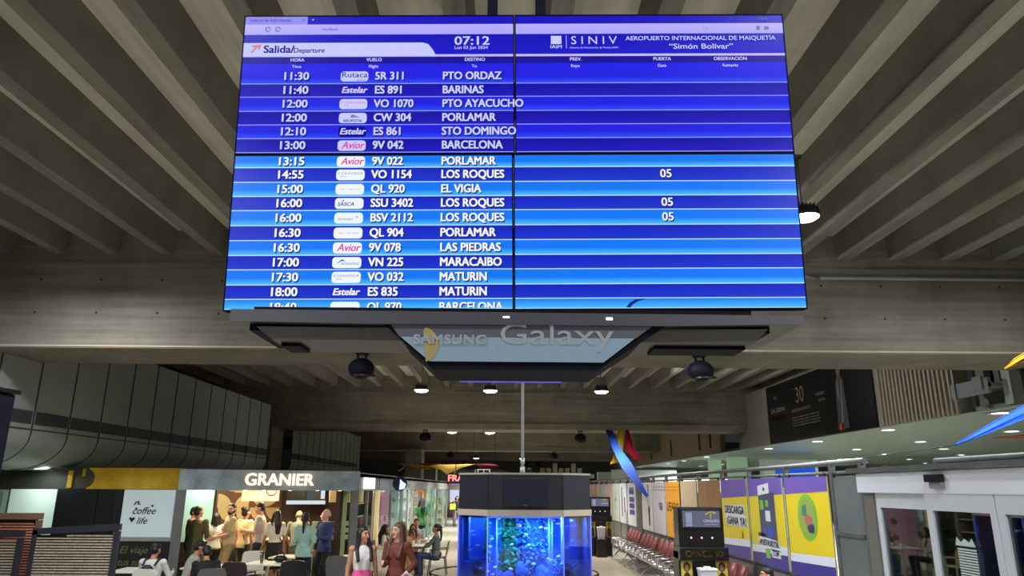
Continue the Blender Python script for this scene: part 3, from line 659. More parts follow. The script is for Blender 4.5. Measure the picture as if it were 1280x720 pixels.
# ================================================================== SLIDING DOOR
ds = thing('sliding_door', 'white framed automatic sliding glass door with white header', 'door', (4.0, 7, 0))
AL = mat('white_aluminium', (206, 210, 220), .4, noise=.03); HDR = mat('header_white', (226, 230, 242), .4)
m = MB(HDR); m.box2((-.06, -4.0, 2.17), (.2, 1.31, 2.375), bev=.006); m.build('header', ds)
m = MB(STEEL); m.box2((-.12, -4.0, 2.40), (.25, 1.4, 2.43)); m.cyl((-.1, -4, 2.40), (-.1, 1.4, 2.40), .02); m.cyl((-.02, -4, 2.46), (-.02, -.2, 2.46), .025); m.build('top_rail', ds)
m = MB(BLACK); m.box2((-.12, -.37, 2.27), (-.06, -.14, 2.34), bev=.008); m.mat(GREYP).box2((-.1, -.37, 2.215), (-.06, -.18, 2.27), bev=.006); m.build('sensor', ds)
m = MB(mat('jamb_grey', (108, 106, 100), .5)); m.box2((-.02, 1.05, 0), (.16, 1.26, 2.17)); m.build('jamb', ds)
GL = glass('door_glass', (.74, .86, .82), .16, .02)
for k, (a, b_) in enumerate(((.02, 1.05), (-.98, .0), (-2.0, -1.0), (-3.0, -2.02))):
    lf = MB(AL); x0, x1 = (.0, .05) if k in (0, 3) else (-.05, .0)
    lf.box2((x0, a, 2.02), (x1, b_, 2.12)); lf.box2((x0, a, 0.0), (x1, b_, .12)); lf.box2((x0, a, .12), (x1, a+.07, 2.02)); lf.box2((x0, b_-.09, .12), (x1, b_, 2.02)); lf.box2((x0, a, 2.12), (x1, b_, 2.17))
    leaf = lf.build('door_leaf', ds)
    g = MB(GL); g.box2((x0+.02, a+.07, .12), (x0+.03, b_-.09, 2.02)); g.build('glass_pane', leaf)
    if k == 1:
        st = MB(mat('sticker_white', (190, 206, 204), .6))
        for i in range(14): st.box2((x0-.004, -.66, 1.42+.022*i), (x0-.002, -.40, 1.433+.022*i))
        st.prism([(-.0, 0), (.28, 0), (.24, .07), (.2, .03), (.14, .06), (.08, .03), (.03, .07)], frame((x0-.003, -.38, 1.74), (0, -1, 0), (0, 0, 1)), .001)
        st.text('IAIM', .15, frame((x0-.004, -.53, 1.33), (0, -1, 0), (0, 0, 1)), bold=.03, width=.27); st.build('logo_sticker', leaf, keep=True)
# things seen through the door: second glazing line and a desk
t = thing('glass_partition', 'second steel framed glazing line seen through the sliding door', 'partition', (6.6, 9.0, 0))
m = MB(STEEL)
for z in (.03, .9, 1.2, 2.1): m.box((0, 0, z), (.06, 7, .06))
for y in (-3.5, -1.75, 0, 1.75, 3.5): m.box((0, y, 1.05), (.06, .06, 2.1))
m.build('frame', t); m = MB(glass('partition_glass', (.7, .82, .78), .1)); m.box((0, 0, 1.05), (.01, 7, 2.0)); m.build('glass_pane', t)
t = thing('check_in_desk', 'dark counter desk beyond the sliding door glass', 'desk', (7.6, 9.6, 0))
m = MB(mat('desk_dark', (96, 112, 112), .5)); m.box((0, 0, .5), (.7, 3, 1.0), bev=.01); m.build('body', t); m = MB(WHITE); m.box((0, 0, 1.03), (.85, 3.1, .05), bev=.01); m.build('counter', t)
t = thing('crowd_post', 'tall dark rounded panel standing behind the door glass', 'panel', (5.2, 7.6, 0)); m = MB(BLACK)
m.prism([(-.13, .0), (.13, .0), (.12, 1.72)]+[(.12*math.cos(R(a)), 1.72+.1*math.sin(R(a))) for a in range(20, 180, 20)]+[(-.12, 1.72)], frame((0, .05, 0), (1, 0, 0), (0, 0, 1)), .1); m.build('body', t); m = MB(BLACK); m.box((0, 0, .02), (.4, .35, .04)); m.build('base', t)

# ================================================================== KIOSKS
KB = mat('kiosk_black', (15, 14, 17), .3); GOLD = mat('gold_print', (206, 176, 70), .5); SCRK = glow('kiosk_screen', (108, 108, 128), .9); REDL = glow('small_red_light', (255, 190, 200), 1.6)
def kiosk(x, y, label, rz):
    t = thing('parcel_kiosk', label, 'kiosk', (x, y, 0), rz, group='black parcel kiosks')
    m = MB(KB); m.box((0, .3, 1.6), (.73, .34, .62), bev=.012); m.box((0, .34, .62), (.78, .42, 1.24), bev=.015); m.box((0, .26, 1.2), (.78, .48, .2), bev=.015); m.build('body', t)
    m = MB(DARKMET); m.box((0, .115, 1.73), (.66, .03, .31), bev=.008); m.build('bezel', t)
    s_ = MB(SCRK); s_.box((0, .095, 1.73), (.60, .012, .25)); so = s_.build('screen', t)
    m = MB(glow('kiosk_screen_blue', (150, 160, 190), .9)); m.box((-.2, .087, 1.75), (.1, .004, .16)); m.box((-.2, .087, 1.64), (.1, .004, .04)); m.build('screen_picture', so)
    m = MB(glow('kiosk_gold', (196, 176, 96), .9)); K = XZ(.16, .084, 1.79)
    m.prism([(-.09, .0), (-.03, .035), (.03, .04), (.05, .015), (.09, .03), (.06, .045), (.02, .06), (-.03, .05), (-.1, .02)], K, .002); m.prism([(-.02, .03), (.01, .01), (.0, -.04), (-.02, -.045), (-.01, -.01)], K, .002)
    m.mat(glow('kiosk_lilac', (190, 186, 210), .9)); m.text('CANGURO', .06, XZ(.16, .084, 1.70), bold=.02, width=.25); m.text('parcel service', .03, XZ(.16, .084, 1.65), width=.2); m.build('screen_logo', so)
    for k in (-.17, 0, .17):
        m = MB(REDL); m.ell((k, .125, 1.44), (.016, .008, .016), 10, 6); m.build('scanner_light', t)
    m = MB(GOLD); m.text('CANGURO', .13, XZ(0, .012, 1.2), bold=.015, width=.6, ext=.002); m.build('lettering', t)
    for sx in (-.27, .29):
        m = MB(GOLD); m.box((sx, .125, .86), (.18, .01, .5)); p = m.build('side_poster', t)
        m = MB(mat('poster_portrait_dark', (40, 34, 26), .6)); m.ell((sx, .12, 1.0), (.055, .006, .075), 14, 8); m.prism([(sx-.07, .62), (sx+.07, .62), (sx+.06, .86), (sx+.02, .92), (sx-.02, .92), (sx-.06, .86)], XZ(0, .119, 0), .002); m.build('portrait', p)
        m = MB(mat('portrait_face', (150, 116, 70), .6)); m.ell((sx, .115, .985), (.036, .004, .05), 12, 8); m.build('portrait_face', p)
    m = MB(BLACK); m.box((0, .33, .86), (.3, .44, .5)); m.build('recess', t)
    return t
def paper_box(x, y, z, label):
    t = thing('paper_bin', label, 'bin', (x, y, z)); m = MB(mat('bin_translucent', (196, 198, 210), .4))
    n = 4; m.loft([[(-.11, -.08, 0), (.11, -.08, 0), (.11, .08, 0), (-.11, .08, 0)], [(-.13, -.1, .36), (.13, -.1, .36), (.13, .1, .36), (-.13, .1, .36)]], smooth=False); m.build('tub', t)
    m = MB(WHITE); m.box((0, 0, .375), (.28, .22, .03), bev=.006); m.box((0, 0, .40), (.1, .08, .03), bev=.006); m.build('lid', t)
kiosk(3.19, 12.1, 'black self service kiosk in front of the orange poster, nearer one', 0); paper_box(3.17, 11.95, .62, 'translucent white lidded tub in front of the nearer black kiosk')
m = MB(BLACK); m.box((3.17, 11.95, .31), (.34, .3, .62), bev=.01); tag(m.build('low_stand'), 'low black stand in front of the nearer kiosk', 'stand')
kiosk(3.28, 25.6, 'black self service kiosk far along the fence beside the aquarium', 0); paper_box(3.26, 25.4, .56, 'translucent white tub in front of the far black kiosk')
m = MB(BLACK); m.box((3.26, 25.4, .28), (.34, .3, .56), bev=.01); tag(m.build('low_stand'), 'low black stand in front of the far kiosk', 'stand')

# ================================================================== BENCH SEATING ALONG THE FENCE
MAR = mat('maroon_vinyl', (112, 44, 46), .45, noise=.08); CHR = mat('chrome', (190, 192, 196), .25, .9)
def bench(y0, n, label):
    t = thing('bench_seating', label, 'bench', (3.82, y0, 0), group='airport bench rows along the fence')
    Lg = n*.56
    m = MB(DARKMET); m.box2((-.03, 0, .36), (.03, Lg, .42), bev=.008); m.build('beam', t)
    for k in range(n):
        y = .28+k*.56
        m = MB(CHR); m.loft([[(-.30, y-.24, .44), (-.30, y+.24, .44), (-.30, y+.24, .47), (-.30, y-.24, .47)], [(.0, y-.24, .41), (.0, y+.24, .41), (.0, y+.24, .44), (.0, y-.24, .44)], [(.16, y-.23, .43), (.16, y+.23, .43), (.16, y+.23, .46), (.16, y-.23, .46)]]); m.build('seat', t)
        m = MB(MAR); m.loft([[(.14, y-.24, .47), (.14, y+.24, .47), (.18, y+.24, .46), (.18, y-.24, .46)], [(.2, y-.25, .7), (.2, y+.25, .7), (.24, y+.25, .7), (.24, y-.25, .7)], [(.29, y-.22, .94), (.29, y+.22, .94), (.32, y+.22, .93), (.32, y-.22, .93)]]); m.build('backrest', t)
    for k in range(n+1):
        y = k*.56
        m = MB(CHR); m.tube([(-.28, y, .45), (-.28, y, .63), (.16, y, .66)], .016, 6); m.build('armrest', t)
    for y in (.35, Lg-.35):
        m = MB(CHR); m.tube([(-.36, y, .03), (0, y, .38), (.3, y, .03)], .022, 6); m.build('leg', t)
for k, y in enumerate((9.9, 12.85, 15.3, 17.75, 20.2, 22.65)):
    bench(y, 4, ['maroon bench row below the green oval poster, nearest one', 'maroon bench row right behind the nearer kiosk', 'maroon bench row with metal seats below the beige poster', 'maroon bench row with metal seats below the orange poster', 'maroon bench row with metal seats below the white digit poster', 'maroon bench row nearest the far black kiosk'][k])

# ================================================================== WAITING AREA BACKGROUND, BILLBOARD, DRAPES
t = thing('billboard', 'large black concert billboard with faint gold lettering and singer on the upper wall', 'billboard', (9.97, 23.4, 3.82))
m = MB(mat('billboard_black', (14, 14, 17), .2)); m.box((0, 0, 1.04), (.06, 8.0, 2.08)); m.build('sheet', t)
def BM_(x, z): return frame((-.034, -x, z), (0, -1, 0), (0, 0, 1))
DG = mat('billboard_dim_gold', (104, 86, 44), .6); DGW = mat('billboard_dim_white', (120, 118, 116), .6)
m = MB(DG); m.text('30', .75, BM_(-.9, 1.45), bold=-.01); m.text('RUMBA', .36, BM_(-2.9, .85), bold=.03, width=1.5); m.text('ANIVERSARIO', .16, BM_(-.9, .98), width=1.6); m.build('gold_lettering', t, keep=True)
m = MB(DGW); m.text('LA GRAN', .24, BM_(-2.95, 1.15), width=1.3); m.text('HOY', .16, BM_(-3.1, 1.6)); m.text('MAESTRO', .14, BM_(.7, 1.3)); m.text('CENTRAL', .12, BM_(.8, 1.1))
for z in (.75, .66, .57, .48): m.text('concierto de salsa y bolero en la gran sala', .075, BM_(-.6, z), width=2.2)
m.build('white_lettering', t, keep=True)
m = MB(mat('billboard_figure', (40, 38, 40), .5)); m.prism([(1.75, 0.1), (2.45, 0.1), (2.4, .9), (2.35, 1.5), (2.2, 1.66), (2.0, 1.66), (1.85, 1.5), (1.8, .9)], BM_(0, 0), .002); m.mat(mat('billboard_skin', (112, 84, 66), .6)).ell((-.036, -2.1, 1.83), (.003, .14, .2), 14, 8); m.mat(DGW).prism([(2.0, .1), (2.1, .1), (2.24, 1.5), (2.19, 1.5)], BM_(0, 0)@Matrix.Translation((0, 0, .003)), .001); m.prism([(1.93, 1.1), (1.97, 1.6), (2.0, 1.6), (2.05, .9)], BM_(0, 0)@Matrix.Translation((0, 0, .003)), .001); m.mat(RED).prism([(1.8, .08), (2.15, .08), (2.15, .28), (1.85, .25)], BM_(0, 0)@Matrix.Translation((0, 0, .003)), .001); m.build('singer_picture', t, keep=True)
# shop cubes beyond the fence
def cube_shop(x, y, wd, h0, h1, m_, label):
    t = thing('lit_booth', label, 'booth', (x, y, 0)); m = MB(m_); m.box2((-wd/2, 0, 0), (wd/2, .5, h1)); m.build('body', t)
    m = MB(WHITE); m.box2((-wd/2-.05, -.08, h0), (wd/2+.05, 0, h1)); m.build('fascia', t); return t
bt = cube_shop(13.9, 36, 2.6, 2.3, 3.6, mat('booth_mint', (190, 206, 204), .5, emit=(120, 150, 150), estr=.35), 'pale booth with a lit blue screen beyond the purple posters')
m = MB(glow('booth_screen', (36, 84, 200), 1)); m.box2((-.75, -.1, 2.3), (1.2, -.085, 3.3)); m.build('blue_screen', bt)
m = MB(glow('booth_white', (220, 226, 240), 1)); m.text('ACCESO', .22, XZ(.1, -.11, 2.62), bold=.02); m.build('lettering', bt)
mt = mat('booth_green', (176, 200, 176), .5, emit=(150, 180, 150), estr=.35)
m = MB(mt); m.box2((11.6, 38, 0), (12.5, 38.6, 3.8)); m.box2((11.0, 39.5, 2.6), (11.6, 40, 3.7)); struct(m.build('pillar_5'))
bt = cube_shop(11.8, 43.0, 3.0, 2.0, 2.75, mat('booth_dark', (60, 64, 66), .5), 'dark booth with small white lit windows behind the wood poster')
m = MB(glow('booth_window', (220, 230, 235), 1))
for x in (-1.2, -.7, .3, .9): m.box2((x, -.1, 2.2), (x+.35, -.085, 2.6))
m.build('lit_window', bt)
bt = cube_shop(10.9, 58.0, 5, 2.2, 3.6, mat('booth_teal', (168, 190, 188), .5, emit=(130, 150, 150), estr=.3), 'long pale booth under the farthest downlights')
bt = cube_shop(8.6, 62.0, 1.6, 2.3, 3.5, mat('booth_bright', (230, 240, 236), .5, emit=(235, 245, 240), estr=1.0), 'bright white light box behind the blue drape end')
m = MB(mat('far_slats', (196, 186, 160), .6))
for k in range(7): m.box2((3.2+k*.55, 66, 3.0), (3.6+k*.55, 66.2, 3.9+.4*(k % 3 == 2)))
m.box2((5.2, 66, 2.6), (8, 66.2, 3.4)); m.box2((3.2, 66, 0), (8, 66.2, 3.02)); tag(m.build('slatted_screen'), 'pale cream slatted screen on the far wall above aquarium', 'screen')

# fabric drapes
def drape(name_label, cols, loc, n=8):
    t = thing('fabric_drape', name_label, 'drape', loc)
    for cname, rows_ in cols:
        m = MB(mat('cloth_'+cname, CL[cname], .85, spec=.15)); V = []
        for (a, b_) in rows_:
            r = []
            for i in range(n+1):
                f = i/n; p = Vector(a).lerp(Vector(b_), f); p.y += .05*math.sin(f*9); r.append(p)
            V.append(r)
        for r1, r2 in zip(V, V[1:]):
            for i in range(n): m.face((r1[i], r1[i+1], r2[i+1], r2[i]))
        bmesh.ops.remove_doubles(m.bm, verts=m.bm.verts, dist=.0005)
        o = m.build('cloth', t, smooth=True); o['label'] = cname+' cloth'
        s_ = o.modifiers.new('thick', 'SOLIDIFY'); s_.thickness = .01
    return t
CL = {'blue': (40, 84, 196), 'yellow': (240, 205, 70), 'red': (176, 34, 60), 'gold': (236, 176, 30)}
drape('blue, yellow and red cloth drape hanging from second beam beside the fence', [
    ('blue', [((4.11, 29.8, 4.47), (4.4, 29.8, 4.47)), ((4.08, 27.5, 3.51), (4.36, 27.5, 3.6)), ((3.97, 25.0, 2.84), (4.33, 25.1, 3.02)), ((3.95, 22.5, 2.3), (4.15, 22.6, 2.42)), ((4.05, 21.3, 1.95), (4.09, 21.2, 2.0))]),
    ('yellow', [((4.58, 29.6, 4.48), (4.85, 29.6, 4.48)), ((4.41, 29.3, 3.81), (4.72, 29.3, 3.7)), ((4.3, 29.1, 3.4), (4.64, 29.0, 3.2)), ((4.12, 29.0, 3.1), (4.2, 29.0, 3.12))]),
    ('red', [((4.88, 29.6, 4.48), (5.02, 29.6, 4.48)), ((4.82, 29.3, 3.7), (5.17, 29.3, 3.75)), ((5.1, 29.0, 3.3), (5.4, 29.0, 3.3))])], (0, 0, 0))
drape('blue cloth drape above the sliding door header', [('blue', [((.0, 0, 0), (.02, 0, .015)), ((.42, 0, .15), (.46, .1, .22)), ((1.0, 0, .36), (1.05, .2, .5)), ((1.9, 0, .7), (1.9, .3, .95)), ((4.36, 2.4, 1.6), (4.36, 2.7, 1.9))])], (5.56, 9.0, 2.74))
drape('yellow cloth drape tip high above the sliding door', [('gold', [((0, 0, 0), (.02, 0, .01)), ((.2, 0, .07), (.22, .1, .14)), ((.9, 0, .3), (.9, .2, .5)), ((3.57, 2.4, 1.2), (3.57, 2.7, 1.5))])], (6.35, 9.0, 3.7))
m = MB(DARKMET); m.cyl((5.57, 9.0, 2.742), (4.28, 8.9, 2.56), .006, n=6); tag(m.build('tie_cord'), 'thin cord tying the blue cloth tip to fence rail', 'cord')
drape('yellow, white and red cloth canopy over the far shop corridor', [
    ('gold', [((-.0, 0, .42), (.1, .2, .42)), ((.35, 0, .28), (.4, .2, .34)), ((-.05, 0, -.0), (.1, .2, .05))]),
    ('gold', [((.3, 0, .38), (.4, .2, .4)), ((.9, 0, .2), (.95, .3, .3)), ((1.6, 0, .12), (1.7, .3, .25))]),
    ('yellow', [((1.2, 0, .38), (1.3, 1, .42)), ((2.2, 0, .1), (2.4, 1, .4)), ((2.5, 0, -.12), (2.7, 1, .4)), ((3.2, 0, .2), (3.2, 1, .42)), ((3.9, 0, .4), (3.9, 1, .44))]),
    ('red', [((.8, .1, .46), (.8, .3, .44)), ((1.4, .1, .3), (1.5, .3, .44)), ((2.1, .1, .38), (2.1, .3, .46))]),
    ('red', [((3.95, .1, .38), (4.0, .5, .42)), ((4.4, .1, .22), (4.6, .5, .44)), ((5.2, .1, .28), (5.0, .5, .40))])], (-5.45, 38, 2.95))
m = MB(DARKMET); [m.cyl((x, 38.1, 3.3), (x, 38.1, HS+.4), .01, n=6) for x in (-5.3, -3.2, -1.6, -.5)]; tag(m.build('hanging_wire'), 'thin wires holding the far yellow canopy', 'wire')
# ================================================================== LEFT SIDE: SHOPFRONTS, CAFE, TERRACE
# far-left shopfront below the bulkhead (plane y = 16)
GOLDF = mat('gold_brushed_fascia', (222, 176, 50), .28, .35, noise=.3, nscale=2.2)
sf = thing('coffee_shopfront', 'dark shopfront with gold fascia and white coffee panel beside the cafe', 'shopfront', (-8.6, 16, 0))
m = MB(mat('shopfront_dark', (44, 46, 42), .5)); m.box2((-2.6, .02, 2.1), (-.3, .3, 2.56)); m.box2((-2.6, .08, 0), (1.65, .3, 2.1)); m.build('wall', sf)
m = MB(GOLDF); m.box2((-.3, 0, 2.12), (1.65, .3, 2.56)); m.box2((-.72, -.01, 2.14), (-.62, .02, 2.5)); m.box2((-.42, -.01, 2.38), (-.36, .02, 2.54)); m.build('fascia', sf)
m = MB(mat('lamp_disc', (70, 64, 50), .4)); m.cyl((-.35, -.005, 2.34), (-.35, .02, 2.34), .2, n=20); m.build('round_emblem', sf)
m = MB(mat('door_green_white', (150, 166, 150), .5)); m.box2((-2.3, .03, 0), (-1.95, .09, 2.16)); m.mat(mat('door_green_glass', (110, 136, 118), .3)); m.box2((-2.25, .02, .2), (-2.05, .05, 2.05)); m.build('door', sf)
m = MB(mat('lit_panel_white', (198, 216, 208), .5, noise=.03, emit=(150, 170, 160), estr=.22)); m.box2((-1.88, .0, 1.0), (-.9, .09, 2.11)); m.box2((-1.88, .02, 0), (-.9, .09, .98)); m.build('white_panel', sf)
m = MB(BLACK); m.box2((-.88, -.02, .0), (.5, .09, 2.12)); m.build('louvre_unit', sf)
m = MB(DARKMET)
for k in range(14): m.box2((.06, -.035, .9+k*.083), (.34, -.02, .95+k*.083))
m.box2((-.08, -.04, .3), (-.02, -.02, 2.1)); m.build('louvre', sf)
m = MB(mat('coffee_panel_white', (206, 220, 224), .5, emit=(170, 186, 190), estr=.3)); m.box2((.54, -.03, 1.08), (1.62, .09, 2.11)); m.build('coffee_panel', sf)
m = MB(mat('panel_edge', (150, 160, 160), .5)); m.box2((.54, -.04, 1.08), (1.62, -.03, 1.16)); m.build('panel_trim', sf)
m = MB(BLACK); m.text('coffee', .2, XZ(1.0, -.034, 1.68), shear=.35, bold=.01); m.text('life', .19, XZ(.98, -.034, 1.48), shear=.35, bold=.01)
h = [(0, -.05), (.06, .02), (.05, .05), (.025, .055), (0, .03), (-.025, .055), (-.05, .05), (-.06, .02)]
m.prism(h, XZ(.78, -.034, 1.5), .002); m.prism([(x*.5, y*.5) for x, y in h], XZ(1.17, -.034, 1.78), .002); m.prism([(x*.5, y*.5) for x, y in h], XZ(.84, -.034, 1.72), .002)
m.tube([(.78, -.034, 1.8), (.82, -.034, 1.86), (.88, -.034, 1.87), (.86, -.034, 1.82), (.92, -.034, 1.82)], .012, 6); m.build('lettering', sf)
m = MB(mat('slogan_panel', (16, 18, 12), .5)); m.box2((.54, -.02, .3), (1.62, .09, 1.07)); m.build('slogan_panel', sf)
m = MB(mat('slogan_gold', (126, 118, 84), .5)); m.text('El viaje de', .2, XZ(1.03, -.026, .9), shear=.25, width=.85); m.text('tus sueños', .2, XZ(1.0, -.026, .66), shear=.25, width=.8); m.build('slogan_lettering', sf)

# bakery cafe: local x runs along its slanted front, local y goes inside
CA = math.atan2(1.4, 3.57); CW_ = 3.84
cf = thing('bakery_cafe', 'brightly lit bakery cafe stand with glowing letters on a steel fascia', 'cafe', (-6.95, 16, 0), CA)
ALM = mat('mirror_aluminium', (186, 202, 212), .18, .3, noise=.4, nscale=2.0, bump=.25)  # pale base and noise streaks stand in for reflections
m = MB(ALM); m.box2((0, -.06, 2.11), (CW_, .12, 2.545)); m.build('fascia', cf)
for a, b_ in ((-.02, .17), (CW_-.16, CW_)): m = MB(STEEL); m.box2((a, -.05, 0), (b_, .14, 2.11)); m.build('pillar', cf)
LET = glow('letter_halo_warm', (255, 196, 140), 1.6)
m = MB(LET); m.text('GRANIER', .36, XZ(2.05, -.10, 2.33), bold=.028, width=1.46, ext=.012); m.build('glowing_letter', cf)
m = MB(glow('letter_face_white', (255, 246, 232), 2.0)); m.text('GRANIER', .36, XZ(2.05, -.118, 2.33), bold=.012, width=1.44, ext=.003); m.build('letter_face', cf)
m = MB(WHITE); m.text('Pan y', .1, XZ(.98, -.07, 2.38), bold=.01); m.build('small_lettering', cf)
DKW = mat('cafe_dark_wall', (60, 46, 38), .7, noise=.15)
m = MB(DKW); m.box2((0, 2.5, 0), (CW_, 2.65, 2.5)); m.box2((CW_-.12, .8, 0), (CW_, 2.5, .3)); m.build('rear_wall', cf)
m = MB(mat('cafe_soffit', (150, 130, 100), .6)); m.box2((0, .13, 2.42), (CW_, 2.65, 2.5)); m.build('soffit', cf)
m = MB(mat('cafe_roof_edge', (90, 94, 96), .5)); m.box2((0, .13, 2.50), (CW_, 2.65, 2.54)); m.build('roof', cf)
m = MB(glass('cafe_green_glass', (.62, .86, .78), .12)); m.box2((.02, .2, .9), (.04, 2.45, 2.4)); m.build('side_glass', cf)
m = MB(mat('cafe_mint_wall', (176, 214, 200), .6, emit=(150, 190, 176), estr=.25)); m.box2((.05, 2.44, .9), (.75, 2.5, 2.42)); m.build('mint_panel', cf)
CREAM = mat('tile_cream', (186, 164, 118), .5); BRN = mat('tile_brown', (92, 60, 42), .5)
# quarter-circle tile mural
m = MB(BRN); m.box2((.8, 2.46, 1.0), (2.35, 2.5, 2.42)); m.mat(CREAM); T = .36
for i in range(4):
    for j in range(4):
        x0, z0 = .84+i*T*1.03, .96+j*T
        c = [(x0, z0), (x0+T, z0), (x0+T, z0+T), (x0, z0+T)][(i*3+j*2+i*j) % 4]; sx = 1 if c[0] == x0 else -1; sz = 1 if c[1] == z0 else -1
        m.prism([c]+[(c[0]+sx*T*.93*math.cos(R(a)), c[1]+sz*T*.93*math.sin(R(a))) for a in range(0, 91, 15)], XZ(0, 2.455, 0), .004)
m.build('tile_mural', cf)
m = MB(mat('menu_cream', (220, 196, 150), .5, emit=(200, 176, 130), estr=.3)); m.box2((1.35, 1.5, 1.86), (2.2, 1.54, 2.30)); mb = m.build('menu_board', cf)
m = MB(mat('menu_red', (150, 60, 44), .5)); m.lathe([(.10, -.004), (.13, -.004), (.13, .004), (.10, .004)], n=20, caps=False); o_ = m.build('round_logo', mb); o_.matrix_local = XZ(2.02, 1.49, 2.1)
m = MB(mat('menu_text', (180, 150, 100), .6)); m.text('granier', .11, XZ(1.62, 1.49, 2.1)); m.build('lettering', mb, keep=True)
tvs = thing('menu_screen', 'two dark menu screens over a white shelf inside the cafe', 'screen', (0, 0, 0)); tvs.matrix_world = Matrix.Translation((-6.95, 16, 0)) @ Matrix.Rotation(CA, 4, 'Z')
m = MB(BLACK); m.box2((2.42, 1.9, 1.84), (2.85, 1.95, 2.36), bev=.006); m.box2((2.88, 1.9, 1.84), (3.35, 1.95, 2.36), bev=.006); m.build('panel', tvs)
m = MB(glow('menu_screen_glow', (96, 110, 100), .6)); m.box2((2.9, 1.89, 1.88), (3.1, 1.9, 2.32)); m.build('display', tvs)
m = MB(glow('menu_screen_bar', (215, 225, 235), 1.0)); m.box2((2.42, 1.88, 1.77), (3.36, 1.93, 1.86)); m.box2((3.24, 1.88, 1.9), (3.34, 1.89, 2.16)); m.build('shelf_light', tvs)
m = MB(DARKMET); m.box2((2.84, 1.92, 1.86), (2.88, 1.96, 2.42)); m.build('bracket', tvs)
m = MB(mat('menu_cream', (220, 196, 150))); m.box2((3.28, .7, 1.84), (CW_+.25, .74, 2.11)); mb = m.build('price_board', cf)
m = MB(BRN); [m.text(s_, .07, XZ(3.62, .69, z), bold=.02) for s_, z in (('PAN Y CAFE', 2.05), ('DULCES', 1.97), ('BEBIDAS', 1.9))]; m.build('lettering', mb, keep=True)
# counter with display case
m = MB(mat('counter_front', (96, 78, 60), .5)); m.box2((.9, 1.75, 0), (2.5, 2.3, .95), bev=.01); m.mat(mat('counter_white', (232, 220, 196), .4)); m.box2((.85, 1.68, .95), (2.55, 2.35, 1.0)); m.build('counter', cf)
m = MB(glass('case_glass', (.9, .93, .9), .1)); m.box2((1.2, 2.0, 1.0), (2.4, 2.3, 1.35)); m.build('display_case', cf)
m = MB(mat('pale_green_slat', (196, 208, 150), .5))
for z in (1.02, 1.17, 1.32): m.box2((2.95, .42, z), (CW_-.1, .46, z+.10))
m.box2((CW_-.28, .4, 0), (CW_-.18, .5, 2.1)); m.box2((2.9, .4, 0), (2.96, .46, 1.42)); m.build('slatted_barrier', cf)
m = MB(mat('barrier_dark', (70, 74, 60), .6)); m.box2((2.96, .44, .1), (CW_-.2, .48, 1.0)); m.build('barrier_panel', cf)
m = MB(glow('cafe_spot', (255, 226, 176), 7))
for x in (.55, 1.35, 1.75, 2.3, 2.9, 3.4): m.cyl((x, -.02, 2.105), (x, -.02, 2.11), .035, n=10)
for x in (.6, 1.4, 2.2, 3.0): m.cyl((x, 1.2, 2.41), (x, 1.2, 2.42), .07, n=12)
m.build('spotlight', cf)
rot = Matrix.Rotation(CA, 4, 'Z')
def cafe(x, y, z): return Matrix.Translation((-6.95, 16, 0)) @ rot @ Vector((x, y, z))
for x, y, p in ((.8, .9, 42), (2.0, .9, 46), (3.1, .9, 44), (1.6, 1.9, 12)): lamp('cafe_light', cafe(x, y, 2.38), p, .5, WARM)
lamp('cafe_green_light', cafe(.45, 2.2, 2.35), 12, .3, (.7, 1, .88))
# products behind the counter
for k in range(7):
    t = thing('bread_basket', 'small bread basket lit warm on the cafe counter', 'basket', cafe(1.0+k*.21, 1.84, 1.0), CA, 'baskets along the cafe counter')
    m = MB(mat('wicker_tan', (190, 140, 80), .8)); m.lathe([(.06, 0), (.09, .1), (.08, .1), (.055, .02)], n=12); m.build('basket', t)
    m = MB(mat('bread_crust', (206, 150, 76), .7)); m.ell((0, 0, .11), (.07, .05, .05), 10, 6); m.build('loaf', t)

